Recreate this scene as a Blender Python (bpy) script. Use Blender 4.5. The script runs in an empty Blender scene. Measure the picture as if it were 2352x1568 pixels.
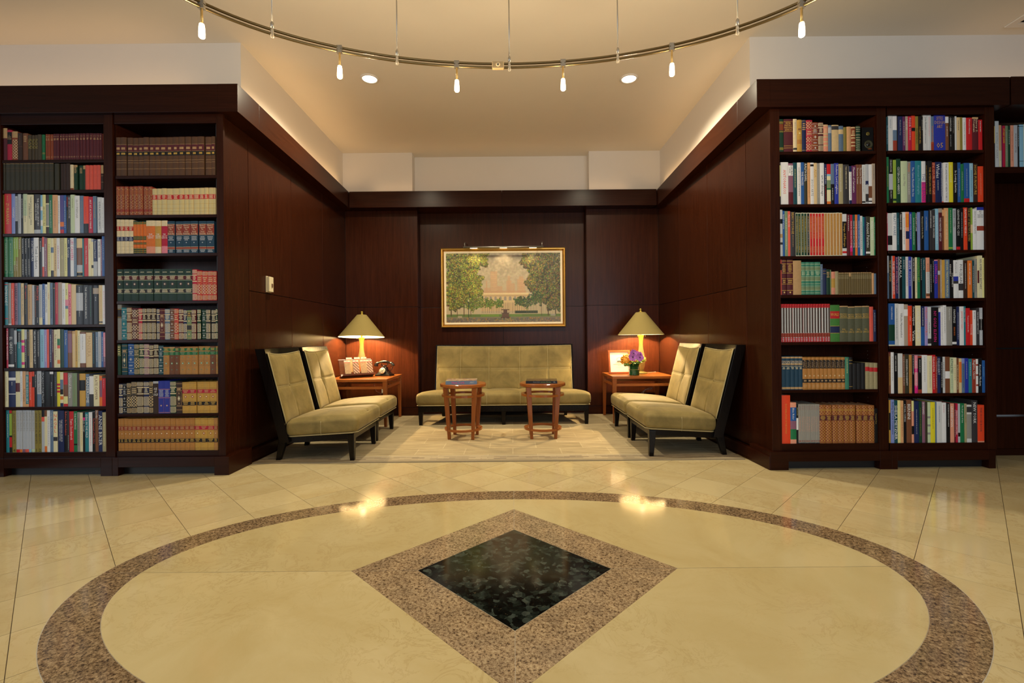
import bpy, bmesh, math, random, re
from mathutils import Vector, Matrix
PI = math.pi
S = bpy.context.scene
COL = S.collection
# ---------------------------------------------------------------- camera
FPX, EYE = 1066.0, 1.1            # focal length in pixels of the 2352 px wide frame, eye height in metres
ROLL = 0.0087
cam_d = bpy.data.cameras.new('camera'); cam = bpy.data.objects.new('camera', cam_d); COL.objects.link(cam)
cam_d.sensor_fit = 'HORIZONTAL'; cam_d.sensor_width = 36.0; cam_d.lens = 36.0 * FPX / 2352.0
cam_d.shift_x = -1 / 2352.0; cam_d.shift_y = -10 / 2352.0; cam_d.clip_start = 0.05
cam.matrix_world = Matrix.Translation((0, 0, EYE)) @ Matrix.Rotation(PI / 2, 4, 'X') @ Matrix.Rotation(-ROLL, 4, 'Z')
S.camera = cam
# ---------------------------------------------------------------- light: lobby windows and added lobby fill, colour management
S.view_settings.view_transform = 'Standard'; S.view_settings.look = 'None'; S.view_settings.gamma = 1.0
S.view_settings.use_curve_mapping = False
S.view_settings.exposure = 0.0
wd = bpy.data.worlds.new('world'); S.world = wd; wd.use_nodes = True
wd.node_tree.nodes['Background'].inputs[0].default_value = (0.75, 0.86, 1.0, 1); wd.node_tree.nodes['Background'].inputs[1].default_value = 0.4
def light(name, kind, loc, power, color, rot=(0, 0, 0), size=0.1, size_y=None, spot=None, blend=0.3, spread=None, parent=None):
    d = bpy.data.lights.new(name, kind); d.energy = power; d.color = color
    if kind == 'AREA':
        d.size = size
        if size_y: d.shape = 'RECTANGLE'; d.size_y = size_y
        if spread: d.spread = spread
    else: d.shadow_soft_size = size
    if kind == 'SPOT': d.spot_size = spot; d.spot_blend = blend
    o = bpy.data.objects.new(name, d); COL.objects.link(o); o.location = loc; o.rotation_euler = rot
    if parent: o.parent = parent
    return o
DAY = (0.80, 0.90, 1.0); WARM = (1.0, 0.76, 0.46); WARM2 = (1.0, 0.80, 0.55); LAMP = (1.0, 0.88, 0.63)
# daylight through the street windows behind and to the left of the camera
light('window_daylight', 'AREA', (2.2, -3.9, 2.0), 130, DAY, (PI / 2, 0, 0), 5.0, 2.6)
light('window_daylight', 'AREA', (-7.4, -1.4, 1.9), 110, DAY, (0, -PI / 2, 0), 2.6, 4.6)
# unseen fill spots added under the ceiling behind and beside the camera
for lx, ly, lp_ in ((-3.6, 1.2, 62), (3.6, 1.2, 62), (-1.3, 0.4, 15), (1.3, 0.4, 15), (0.0, -1.6, 24), (-4.2, -1.2, 45), (4.2, -1.2, 45)):
    light('lobby_fill', 'SPOT', (lx, ly, 3.70), lp_, LAMP, (0, 0, 0), 0.10, spot=math.radians(140), blend=0.9)
# the two strong ceiling lamps of the alcove
for lx, ly in ((-1.42, 4.69), (1.21, 4.73)):
    light('alcove_lamp', 'SPOT', (lx, ly, 3.70), 250, LAMP, (0, 0, 0), 0.06, spot=math.radians(150), blend=0.5)
# ---------------------------------------------------------------- the survey: from a pixel of the photograph to metres in the room
def und(px, py):
    px -= 1177; py -= 774
    return px * math.cos(ROLL) - py * math.sin(ROLL), px * math.sin(ROLL) + py * math.cos(ROLL)
def W(px, py, Y):
    dx, dy = und(px, py); return dx * Y / FPX, EYE - dy * Y / FPX
def G(px, py, z=0.0):
    dx, dy = und(px, py); Y = (EYE - z) * FPX / dy; return dx * Y / FPX, Y
# ---------------------------------------------------------------- materials
def lin(c):
    return tuple((v / 12.92 if v <= 0.04045 else ((v + 0.055) / 1.055) ** 2.4) for v in (x / 255.0 for x in c))
MATS = {}
def nodes(m):
    m.use_nodes = True; nt = m.node_tree; nt.nodes.clear()
    out = nt.nodes.new('ShaderNodeOutputMaterial'); b = nt.nodes.new('ShaderNodeBsdfPrincipled')
    nt.links.new(b.outputs[0], out.inputs[0]); return nt, b, out
def N(nt, kind, **kw):
    n = nt.nodes.new('ShaderNode' + kind)
    for k, v in kw.items():
        if k.startswith('i_'):
            key = k[2:].replace('_', ' ').title() if not k[2:].isdigit() else int(k[2:])
            n.inputs[key].default_value = v
        else: setattr(n, k, v)
    return n
def ramp(nt, fac, stops):
    r = nt.nodes.new('ShaderNodeValToRGB'); els = r.color_ramp.elements
    while len(els) < len(stops): els.new(0.5)
    for e, (p, c) in zip(els, stops): e.position = p; e.color = (*c, 1)
    nt.links.new(fac, r.inputs[0]); return r
def coords(nt, kind='Object', scale=(1, 1, 1), rot=(0, 0, 0)):
    t = nt.nodes.new('ShaderNodeTexCoord'); mp = nt.nodes.new('ShaderNodeMapping')
    mp.inputs['Scale'].default_value = scale; mp.inputs['Rotation'].default_value = rot
    nt.links.new(t.outputs[kind], mp.inputs[0]); return mp.outputs[0]
def noise(nt, vec, scale, detail=4, rough=0.55, dist=0.0):
    n = nt.nodes.new('ShaderNodeTexNoise'); n.inputs['Scale'].default_value = scale; n.inputs['Detail'].default_value = detail
    n.inputs['Roughness'].default_value = rough; n.inputs['Distortion'].default_value = dist
    nt.links.new(vec, n.inputs['Vector']); return n
def mixc(nt, fac, a, b, mode='MIX'):
    m = nt.nodes.new('ShaderNodeMix'); m.data_type = 'RGBA'; m.blend_type = mode
    for sock, v in ((m.inputs['Factor'], fac), (m.inputs[6], a), (m.inputs[7], b)):
        if hasattr(v, 'is_output'): nt.links.new(v, sock)
        elif isinstance(v, tuple): sock.default_value = (*v, 1) if len(v) == 3 else v
        else: sock.default_value = v
    return m.outputs[2]
def bump(nt, b, h, strength=0.2, dist=0.01):
    n = nt.nodes.new('ShaderNodeBump'); n.inputs['Strength'].default_value = strength; n.inputs['Distance'].default_value = dist
    nt.links.new(h, n.inputs['Height']); nt.links.new(n.outputs[0], b.inputs['Normal'])
def new(name):
    m = bpy.data.materials.new(name); MATS[name] = m; return m
def plain(name, col, rough=0.5, metal=0.0, emit=None, es=0.0, coat=0.0, spec=0.5, var=0.06, vs=30):
    if name in MATS: return MATS[name]
    m = new(name); nt, b, o = nodes(m)
    n = noise(nt, coords(nt), vs, 3)
    c = mixc(nt, n.outputs['Fac'], tuple(v * (1 - var) for v in col), tuple(min(1, v * (1 + var)) for v in col))
    nt.links.new(c, b.inputs['Base Color'])
    b.inputs['Roughness'].default_value = rough; b.inputs['Metallic'].default_value = metal
    b.inputs['Coat Weight'].default_value = coat; b.inputs['Specular IOR Level'].default_value = spec
    if emit: b.inputs['Emission Color'].default_value = (*emit, 1); b.inputs['Emission Strength'].default_value = es
    return m
def wood(name, dark, light_, rough=0.3, axis='z', coat=0.0, scale=1.0):
    m = new(name); nt, b, o = nodes(m)
    sc = {'z': (24, 24, 1.0), 'x': (1.0, 24, 24), 'y': (24, 1.0, 24)}[axis]
    v = coords(nt, 'Object', tuple(s * scale for s in sc))
    n1 = noise(nt, v, 2.2, 6, 0.6, 0.6); n2 = noise(nt, coords(nt, 'Object', tuple(s * scale * 6 for s in sc)), 3, 3)
    oi = nt.nodes.new('ShaderNodeObjectInfo')
    f = nt.nodes.new('ShaderNodeMath'); f.operation = 'MULTIPLY_ADD'; f.inputs[1].default_value = 0.35
    nt.links.new(n2.outputs['Fac'], f.inputs[0]); nt.links.new(n1.outputs['Fac'], f.inputs[2])
    r = ramp(nt, f.outputs[0], [(0.25, dark), (1.0, light_)])
    val = nt.nodes.new('ShaderNodeHueSaturation'); nt.links.new(r.outputs[0], val.inputs['Color'])
    mr = nt.nodes.new('ShaderNodeMapRange'); mr.inputs[3].default_value = 0.88; mr.inputs[4].default_value = 1.12
    nt.links.new(oi.outputs['Random'], mr.inputs[0]); nt.links.new(mr.outputs[0], val.inputs['Value'])
    nt.links.new(val.outputs[0], b.inputs['Base Color'])
    b.inputs['Roughness'].default_value = rough; b.inputs['Coat Weight'].default_value = coat; b.inputs['Coat Roughness'].default_value = 0.12; b.inputs['Specular IOR Level'].default_value = 0.15
    return m
M_WOODV = wood('mahogany_upright_grain', (0.012, 0.0025, 0.0009), (0.044, 0.0108, 0.0038), 0.27, 'z')
M_WOODH = wood('mahogany_level_grain', (0.011, 0.0022, 0.0008), (0.034, 0.0078, 0.0028), 0.27, 'x')
M_WOODY = wood('mahogany_depth_grain', (0.014, 0.0031, 0.0012), (0.046, 0.0115, 0.0042), 0.27, 'y')
M_EBONY = wood('ebonised_wood', (0.0035, 0.0025, 0.0022), (0.008, 0.0055, 0.0045), 0.22, 'z', 0.0)
M_CHERRY = wood('cherry_wood', (0.20, 0.052, 0.010), (0.33, 0.095, 0.020), 0.3, 'z', 0.4)
M_CHERRYX = wood('cherry_wood_top', (0.24, 0.066, 0.012), (0.38, 0.115, 0.024), 0.28, 'x', 0.4)
M_PAINT = plain('white_wall_paint', (0.74, 0.69, 0.62), 0.7, var=0.015, vs=6)
M_CEIL = plain('ceiling_paint', (0.76, 0.70, 0.60), 0.8, var=0.015, vs=4)
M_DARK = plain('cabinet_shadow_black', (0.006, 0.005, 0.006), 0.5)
M_STEEL = plain('satin_nickel', (0.42, 0.40, 0.36), 0.38, 0.9)
M_BRASSY = plain('antique_bronze', (0.22, 0.16, 0.075), 0.35, 1.0)
M_GOLD = plain('gilt', (0.48, 0.25, 0.05), 0.3, 0.85)
M_BLACK = plain('black_enamel', (0.012, 0.011, 0.010), 0.15, coat=0.5)
M_PAGES = plain('paper_pages', (0.62, 0.52, 0.36), 0.8, var=0.12, vs=400)
M_BEIGE = plain('beige_plastic', (0.66, 0.58, 0.38), 0.45)
M_WHITE = plain('white_paper', (0.86, 0.84, 0.76), 0.6)
M_GROUT = plain('grout', (0.17, 0.13, 0.085), 0.7)
def marble(name, base, vein, dark):
    m = new(name); nt, b, o = nodes(m)
    v = coords(nt)
    oi = nt.nodes.new('ShaderNodeObjectInfo')
    add = nt.nodes.new('ShaderNodeVectorMath'); add.operation = 'MULTIPLY_ADD'; add.inputs[1].default_value = (13, 17, 5)
    cmb = nt.nodes.new('ShaderNodeCombineXYZ')
    for i in range(3): nt.links.new(oi.outputs['Random'], cmb.inputs[i])
    nt.links.new(cmb.outputs[0], add.inputs[0]); nt.links.new(v, add.inputs[2])
    v = add.outputs[0]
    n0 = noise(nt, v, 1.6, 6, 0.6, 1.2)
    r0 = ramp(nt, n0.outputs['Fac'], [(0.3, vein), (0.62, base)])
    n1 = noise(nt, v, 5.5, 9, 0.68, 1.6)
    r1 = ramp(nt, n1.outputs['Fac'], [(0.475, (0, 0, 0)), (0.5, (1, 1, 1)), (0.525, (0, 0, 0))])
    n2 = noise(nt, v, 1.1, 3)
    gate = ramp(nt, n2.outputs['Fac'], [(0.40, (0, 0, 0)), (0.62, (0.5, 0.5, 0.5))])
    f = mixc(nt, 1.0, r1.outputs[0], gate.outputs[0], 'MULTIPLY')
    c = mixc(nt, f, r0.outputs[0], dark)
    hs = nt.nodes.new('ShaderNodeHueSaturation'); nt.links.new(c, hs.inputs['Color'])
    mr = nt.nodes.new('ShaderNodeMapRange'); mr.inputs[3].default_value = 0.93; mr.inputs[4].default_value = 1.05
    nt.links.new(oi.outputs['Random'], mr.inputs[0]); nt.links.new(mr.outputs[0], hs.inputs['Value'])
    nt.links.new(hs.outputs[0], b.inputs['Base Color'])
    b.inputs['Roughness'].default_value = 0.10; b.inputs['Specular IOR Level'].default_value = 0.5
    return m
M_TILE = marble('cream_marble_tile', (0.62, 0.51, 0.285), (0.55, 0.43, 0.215), (0.42, 0.29, 0.115))
M_FIELD = marble('cream_marble_slab', (0.63, 0.52, 0.275), (0.56, 0.44, 0.205), (0.41, 0.28, 0.105))
def granite(name, cols, sc):
    m = new(name); nt, b, o = nodes(m)
    v = coords(nt, 'Object', (1, 1, 1), (0, 0, 0.5))
    n = noise(nt, v, sc, 7, 0.74, 0.25); n3 = noise(nt, v, sc * 2.6, 4, 0.7, 0.1)
    f = nt.nodes.new('ShaderNodeMath'); f.operation = 'MULTIPLY_ADD'; f.inputs[1].default_value = 0.45
    sb_ = nt.nodes.new('ShaderNodeMath'); sb_.operation = 'SUBTRACT'; sb_.inputs[1].default_value = 0.225
    nt.links.new(n3.outputs['Fac'], f.inputs[0]); nt.links.new(n.outputs['Fac'], f.inputs[2]); nt.links.new(f.outputs[0], sb_.inputs[0])
    r = ramp(nt, sb_.outputs[0], cols)
    n2 = noise(nt, v, sc * 0.14, 3); r2 = ramp(nt, n2.outputs['Fac'], [(0.35, (0.78, 0.75, 0.73)), (0.65, (1.1, 1.06, 1.0))])
    c = mixc(nt, 1.0, r.outputs[0], r2.outputs[0], 'MULTIPLY')
    nt.links.new(c, b.inputs['Base Color']); b.inputs['Roughness'].default_value = 0.10
    return m
M_GRANITE = granite('brown_speckled_granite', [(0.33, (0.035, 0.025, 0.018)), (0.41, (0.16, 0.105, 0.06)), (0.49, (0.36, 0.26, 0.155)), (0.64, (0.54, 0.43, 0.275))], 75)
M_GRANITE2 = granite('brown_speckled_granite_ring', [(0.34, (0.03, 0.02, 0.014)), (0.43, (0.13, 0.085, 0.048)), (0.53, (0.30, 0.21, 0.12)), (0.68, (0.50, 0.385, 0.24))], 66)
def black_granite():
    m = new('black_granite'); nt, b, o = nodes(m); v = coords(nt)
    n0 = noise(nt, v, 16, 3); wv = mixc(nt, 0.06, v, n0.outputs['Color'])
    vo = nt.nodes.new('ShaderNodeTexVoronoi'); vo.inputs['Scale'].default_value = 42; nt.links.new(wv, vo.inputs['Vector'])
    sp = nt.nodes.new('ShaderNodeSeparateColor'); nt.links.new(vo.outputs['Color'], sp.inputs[0])
    r = ramp(nt, sp.outputs[0], [(0.45, (0.005, 0.006, 0.005)), (0.62, (0.012, 0.018, 0.014)), (0.8, (0.030, 0.042, 0.034)), (0.97, (0.060, 0.075, 0.062))])
    n = noise(nt, v, 70, 6, 0.7, 0.8); r2 = ramp(nt, n.outputs['Fac'], [(0.62, (0, 0, 0)), (0.70, (1, 1, 1))])
    c = mixc(nt, r2.outputs[0], r.outputs[0], (0.17, 0.13, 0.07))
    n4 = noise(nt, v, 30, 4); r4 = ramp(nt, n4.outputs['Fac'], [(0.35, (0.3, 0.3, 0.3)), (0.6, (1, 1, 1))])
    c = mixc(nt, 1.0, c, r4.outputs[0], 'MULTIPLY')
    nt.links.new(c, b.inputs['Base Color']); b.inputs['Roughness'].default_value = 0.09
    return m
M_BLACKG = black_granite()
def velvet():
    m = new('olive_velvet'); nt, b, o = nodes(m)
    v = coords(nt); n = noise(nt, v, 5, 5, 0.6, 0.5); n2 = noise(nt, coords(nt, 'Object', (300, 300, 60)), 1.5, 2)
    r = ramp(nt, n.outputs['Fac'], [(0.3, (0.16, 0.115, 0.030)), (0.7, (0.30, 0.218, 0.066))])
    c = mixc(nt, 0.25, r.outputs[0], n2.outputs['Color'], 'SOFT_LIGHT')
    nt.links.new(c, b.inputs['Base Color']); b.inputs['Roughness'].default_value = 0.75
    b.inputs['Sheen Weight'].default_value = 0.22; b.inputs['Sheen Roughness'].default_value = 0.35; b.inputs['Sheen Tint'].default_value = (0.9, 0.82, 0.6, 1)
    bump(nt, b, n2.outputs['Fac'], 0.15, 0.002)
    return m
M_VELVET = velvet()
M_PIPING = plain('pale_olive_piping', (0.40, 0.33, 0.16), 0.7)
def rug_mat():
    m = new('woven_rug'); nt, b, o = nodes(m); v = coords(nt)
    br = nt.nodes.new('ShaderNodeTexBrick'); br.offset = 0.5; br.inputs['Scale'].default_value = 1.0
    br.inputs['Brick Width'].default_value = 0.46; br.inputs['Row Height'].default_value = 0.235; br.inputs['Mortar Size'].default_value = 0.004
    br.inputs['Color1'].default_value = (0.42, 0.345, 0.205, 1); br.inputs['Color2'].default_value = (0.52, 0.43, 0.265, 1); br.inputs['Mortar'].default_value = (0.58, 0.49, 0.31, 1)
    nt.links.new(v, br.inputs['Vector'])
    st = noise(nt, coords(nt, 'Object', (3, 55, 1)), 1.0, 5, 0.65, 0.4); rs = ramp(nt, st.outputs['Fac'], [(0.3, (0.55, 0.52, 0.5)), (0.7, (1.15, 1.12, 1.08))])
    field = mixc(nt, 1.0, br.outputs['Color'], rs.outputs[0], 'MULTIPLY')
    ck = nt.nodes.new('ShaderNodeTexBrick'); ck.offset = 0.5; ck.inputs['Scale'].default_value = 1.0
    ck.inputs['Brick Width'].default_value = 0.115; ck.inputs['Row Height'].default_value = 0.035; ck.inputs['Mortar Size'].default_value = 0.004
    ck.inputs['Color1'].default_value = (0.24, 0.19, 0.13, 1); ck.inputs['Color2'].default_value = (0.50, 0.41, 0.26, 1); ck.inputs['Mortar'].default_value = (0.36, 0.29, 0.19, 1)
    nt.links.new(v, ck.inputs['Vector'])
    sep = nt.nodes.new('ShaderNodeSeparateXYZ'); nt.links.new(v, sep.inputs[0])
    def between(sock, lo, hi):
        a = nt.nodes.new('ShaderNodeMath'); a.operation = 'GREATER_THAN'; a.inputs[1].default_value = lo; nt.links.new(sock, a.inputs[0])
        c = nt.nodes.new('ShaderNodeMath'); c.operation = 'LESS_THAN'; c.inputs[1].default_value = hi; nt.links.new(sock, c.inputs[0])
        p = nt.nodes.new('ShaderNodeMath'); p.operation = 'MULTIPLY'; nt.links.new(a.outputs[0], p.inputs[0]); nt.links.new(c.outputs[0], p.inputs[1]); return p.outputs[0]
    band = between(sep.outputs[1], 0.06, 0.165)
    c = mixc(nt, band, field, ck.outputs['Color'])
    edge = between(sep.outputs[1], -1, 0.05); c = mixc(nt, edge, c, (0.30, 0.245, 0.16))
    edge2 = between(sep.outputs[1], 0.175, 0.20); c = mixc(nt, edge2, c, (0.46, 0.39, 0.27))
    nt.links.new(c, b.inputs['Base Color']); b.inputs['Roughness'].default_value = 0.95; b.inputs['Specular IOR Level'].default_value = 0.1
    fz = noise(nt, v, 420, 2); bump(nt, b, fz.outputs['Fac'], 0.3, 0.003)
    return m
M_RUG = rug_mat()
# ---------------------------------------------------------------- building helpers
class MB:
    """Collects faces in plain lists and links them as one mesh object."""
    def __init__(s): s.v = []; s.f = []; s.m = []; s.sm = []
    def add(s, vs, fs, mi=0, smooth=False):
        o = len(s.v); s.v.extend(vs); s.f.extend([tuple(i + o for i in f) for f in fs]); s.m.extend([mi] * len(fs)); s.sm.extend([smooth] * len(fs)); return s
    def box(s, x0, x1, y0, y1, z0, z1, mi=0):
        vs = [(x, y, z) for z in (z0, z1) for y in (y0, y1) for x in (x0, x1)]
        return s.add(vs, [(0, 2, 3, 1), (4, 5, 7, 6), (0, 1, 5, 4), (2, 6, 7, 3), (0, 4, 6, 2), (1, 3, 7, 5)], mi)
    def frustum(s, c0, h0, c1, h1, mi=0):          # a bar between two level rectangles (centre, half sizes)
        vs = [(c[0] + sx * h[0], c[1] + sy * h[1], c[2]) for c, h in ((c0, h0), (c1, h1)) for sy in (-1, 1) for sx in (-1, 1)]
        return s.add(vs, [(0, 2, 3, 1), (4, 5, 7, 6), (0, 1, 5, 4), (2, 6, 7, 3), (0, 4, 6, 2), (1, 3, 7, 5)], mi)
    def hexa(s, vs, mi=0):                          # eight corners, bottom ring then top ring
        return s.add(vs, [(0, 3, 2, 1), (4, 5, 6, 7), (0, 1, 5, 4), (1, 2, 6, 5), (2, 3, 7, 6), (3, 0, 4, 7)], mi)
    def prism(s, poly, z0, z1, mi=0):
        n = len(poly); vs = [(x, y, z0) for x, y in poly] + [(x, y, z1) for x, y in poly]
        return s.add(vs, [tuple(range(n - 1, -1, -1)), tuple(range(n, 2 * n))] + [(i, (i + 1) % n, n + (i + 1) % n, n + i) for i in range(n)], mi)
    def lathe(s, prof, c=(0, 0, 0), seg=28, mi=0, smooth=True, cap=True):
        n = len(prof); vs = []
        for k in range(seg):
            a = 2 * PI * k / seg
            vs += [(c[0] + r * math.cos(a), c[1] + r * math.sin(a), c[2] + z) for r, z in prof]
        fs = [(k * n + i, ((k + 1) % seg) * n + i, ((k + 1) % seg) * n + i + 1, k * n + i + 1) for k in range(seg) for i in range(n - 1)]
        if cap:
            if prof[0][0] > 1e-6: fs.append(tuple(k * n for k in range(seg - 1, -1, -1)))
            if prof[-1][0] > 1e-6: fs.append(tuple(k * n + n - 1 for k in range(seg)))
        return s.add(vs, fs, mi, smooth)
    def tube(s, pts, r, seg=8, mi=0, closed=False, smooth=True):
        P = [Vector(p) for p in pts]; n = len(P); vs = []; up = Vector((0, 0, 1)); rr = r if isinstance(r, (list, tuple)) else [r] * n
        prev = None
        for i, p in enumerate(P):
            t = (P[(i + 1) % n] - P[i - 1]) if closed else (P[min(i + 1, n - 1)] - P[max(i - 1, 0)])
            t.normalize()
            a = up if abs(t.dot(up)) < 0.95 else Vector((1, 0, 0))
            if prev is not None: a = prev
            u = (a - t * a.dot(t)); u.normalize(); prev = u; w = t.cross(u)
            vs += [tuple(p + (u * math.cos(2 * PI * k / seg) + w * math.sin(2 * PI * k / seg)) * rr[i]) for k in range(seg)]
        m = n if closed else n - 1
        fs = [(i * seg + k, i * seg + (k + 1) % seg, ((i + 1) % n) * seg + (k + 1) % seg, ((i + 1) % n) * seg + k) for i in range(m) for k in range(seg)]
        if not closed: fs += [tuple(range(seg - 1, -1, -1)), tuple((n - 1) * seg + k for k in range(seg))]
        return s.add(vs, fs, mi, smooth)
    def blob(s, c, r, nu=10, nv=7, mi=0, jit=0.0, rnd=None):
        r = r if isinstance(r, (tuple, list)) else (r, r, r); vs = [(c[0], c[1], c[2] - r[2])]
        for j in range(1, nv):
            ph = -PI / 2 + PI * j / nv
            for i in range(nu):
                k = 1 + (rnd.uniform(-jit, jit) if rnd else 0); a = 2 * PI * i / nu
                vs.append((c[0] + r[0] * k * math.cos(ph) * math.cos(a), c[1] + r[1] * k * math.cos(ph) * math.sin(a), c[2] + r[2] * k * math.sin(ph)))
        vs.append((c[0], c[1], c[2] + r[2])); fs = [(0, 1 + (i + 1) % nu, 1 + i) for i in range(nu)]
        for j in range(nv - 2):
            fs += [(1 + j * nu + i, 1 + j * nu + (i + 1) % nu, 1 + (j + 1) * nu + (i + 1) % nu, 1 + (j + 1) * nu + i) for i in range(nu)]
        b = 1 + (nv - 2) * nu; fs += [(b + i, b + (i + 1) % nu, len(vs) - 1) for i in range(nu)]
        return s.add(vs, fs, mi, True)
    def mesh(s, name, mats):
        me = bpy.data.meshes.new(name); me.from_pydata(s.v, [], s.f)
        for m in (mats if isinstance(mats, (list, tuple)) else [mats]): me.materials.append(m)
        me.polygons.foreach_set('material_index', s.m); me.polygons.foreach_set('use_smooth', s.sm); me.update(); return me
    def build(s, name, mats, parent=None, loc=None, bevel=0.0, fix=False):
        me = s.mesh(name, mats)
        if bevel or fix:
            bm = bmesh.new(); bm.from_mesh(me)
            if bevel:
                es = [e for e in bm.edges if len(e.link_faces) == 2 and e.calc_face_angle(0) > 0.6]
                bmesh.ops.bevel(bm, geom=es, offset=bevel, segments=2, affect='EDGES', clamp_overlap=True, profile=0.6)
            bmesh.ops.recalc_face_normals(bm, faces=bm.faces); bm.to_mesh(me); bm.free()
        o = bpy.data.objects.new(name, me); COL.objects.link(o)
        if parent: o.parent = parent
        if loc: o.location = loc
        return o
def tag(o, label=None, cat=None, group=None, kind=None):
    if label: o['label'] = label
    if cat: o['category'] = cat
    if group: o['group'] = group
    if kind: o['kind'] = kind
    return o
def thing(name, loc, label, cat, group=None, rz=0.0):
    o = bpy.data.objects.new(name, None); COL.objects.link(o); o.location = loc; o.rotation_euler = (0, 0, rz); o.empty_display_size = 0.1
    return tag(o, label, cat, group)
def struct(name, mb, mat, parent=None, bevel=0.0):
    o = mb.build(name, mat, parent, bevel=bevel)
    if not parent: o['kind'] = 'structure'
    return o
def copy_tree(o, parent=None):
    c = o.copy(); COL.objects.link(c)
    if parent: c.parent = parent
    for ch in list(o.children): copy_tree(ch, c)
    return c
def roundbox(hx, hy, hz, r, n, fn=None, mi=0):
    """A box with rounded edges on an n x n grid per side; fn moves every point."""
    mb = MB(); idx = {}
    def pt(i, j, k):
        key = (i, j, k)
        if key in idx: return idx[key]
        p = [(-1 + 2 * t / n) for t in key]; h = (hx, hy, hz); q = [p[a] * h[a] for a in range(3)]
        c = [max(-(h[a] - r), min(h[a] - r, q[a])) for a in range(3)]
        d = Vector([q[a] - c[a] for a in range(3)]); L = d.length
        if L > 1e-9: d = d * (r / L) * min(1.0, L / r if L < r else 1.0)
        q = Vector(c) + d
        if fn: q = fn(Vector(q), p)
        idx[key] = len(mb.v); mb.v.append(tuple(q)); return idx[key]
    for a in range(3):
        b_, c_ = (a + 1) % 3, (a + 2) % 3
        for side in (0, n):
            for i in range(n):
                for j in range(n):
                    quad = []
                    for di, dj in ((0, 0), (1, 0), (1, 1), (0, 1)):
                        key = [0, 0, 0]; key[a] = side; key[b_] = i + di; key[c_] = j + dj; quad.append(pt(*key))
                    if side == 0: quad.reverse()
                    mb.f.append(tuple(quad)); mb.m.append(mi); mb.sm.append(True)
    return mb
# ================================================================ THE ROOM
XL0, XL1, XR0, XR1 = -2.375, -2.360, 2.125, 2.080     # side walls of the alcove at the cabinet face and at the back
YK, YB, YR = 3.80, 6.58, 6.75                          # cabinet face, alcove back wall, its recessed middle
def xl(y): return XL0 + (XL1 - XL0) * (y - YK) / (YB - YK)
def xr(y): return XR0 + (XR1 - XR0) * (y - YK) / (YB - YK)
ZC = 3.726
# ---- floor: base slab, diagonal marble tiles, oval inlay
fl = MB(); fl.box(-8.1, 8.1, -4.1, 7.0, -0.12, -0.003); floor = struct('floor', fl, M_GROUT)
DU, DV, U0, V0 = 0.3328, 0.3375, -0.108, 0.115
OX, OY, OA, OB, IA, IB = 0.0, 2.195, 1.945, 1.12, 1.765, 0.952
g = 0.0013
tm = MB(); s2 = math.sqrt(0.5); hu, hv = DU / 2 - g, DV / 2 - g
tm.hexa([((u + v) * s2, (u - v) * s2, z) for z in (-0.003, 0.0) for u, v in ((-hu, -hv), (-hu, hv), (hu, hv), (hu, -hv))])
tile_mesh = None
for iu in range(-16, 34):
    for iv in range(-26, 26):
        u, v = U0 + DU * (iu + 0.5), V0 + DV * (iv + 0.5)
        x, y = (u + v) * s2, (u - v) * s2
        if not (0.95 < y < 4.75) or abs(x) > 1.13 * y + 0.35: continue
        if y > 4.05 and not (x > 3.5): 
            if y > 4.30 or abs(x) > 2.4: continue
        if ((x - OX) / (OA - 0.30)) ** 2 + ((y - OY) / (OB - 0.30)) ** 2 < 1: continue
        if tile_mesh is None: t = tm.build('tile', M_TILE, floor); tile_mesh = t.data
        else: t = bpy.data.objects.new('tile', tile_mesh); COL.objects.link(t); t.parent = floor
        t.location = (x, y, 0); t.rotation_euler = (0, 0, 0)
# far floor beside and behind the tiles that are in view
bed = MB()
bed.prism([(OX + (OA + .003) * math.cos(2 * PI * k / 96), OY + (OB + .003) * math.sin(2 * PI * k / 96)) for k in range(96)], -0.003, 0.0004); bed.build('inlay_bed', plain('pale_grout', (0.50, 0.45, 0.36), 0.6), floor)
def ell(a, b, t): return (OX + a * math.cos(t), OY + b * math.sin(t))
def strip(name, outer, inner, mat, z=0.0012):
    mb = MB(); n = len(outer); vs = [(x, y, z) for x, y in outer] + [(x, y, z) for x, y in inner]
    vs += [(x, y, -0.001) for x, y in outer] + [(x, y, -0.001) for x, y in inner]
    for i in range(n - 1): mb.f.append((i, i + 1, n + i + 1, n + i)); mb.f.append((2 * n + i, 2 * n + i + 1, i + 1, i)); mb.f.append((n + i, n + i + 1, 3 * n + i + 1, 3 * n + i))
    mb.v = vs; mb.m = [0] * len(mb.f); mb.sm = [False] * len(mb.f)
    return mb.build(name, mat, floor, fix=True)
DO, DI = 0.770, 0.456
for q in range(4):
    e = 0.0018; n = 30; ts = [q * PI / 2 + PI / 2 * k / n for k in range(n + 1)]
    sx, sy = (1 if q in (0, 3) else -1), (1 if q in (0, 1) else -1)
    def inset(p): return (p[0] if abs(p[0] - OX) > e else OX + sx * e / 2, p[1] if abs(p[1] - OY) > e else OY + sy * e / 2)
    strip('ring_slab', [inset(ell(OA, OB, t)) for t in ts], [inset(ell(IA + .002, IB + .002, t)) for t in ts], M_GRANITE2)
    def dia(r, t):
        k = (t - q * PI / 2) / (PI / 2); a0, a1 = q * PI / 2, (q + 1) * PI / 2
        return (OX + r * ((1 - k) * math.cos(a0) + k * math.cos(a1)), OY + r * ((1 - k) * math.sin(a0) + k * math.sin(a1)))
    strip('field_slab', [inset(ell(IA, IB, t)) for t in ts], [inset(dia(DO + .002, t)) for t in ts], M_FIELD)
    strip('border_slab', [inset(dia(DO, t)) for t in (ts[0], ts[-1])], [inset(dia(DI + .002, t)) for t in (ts[0], ts[-1])], M_GRANITE)
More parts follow.
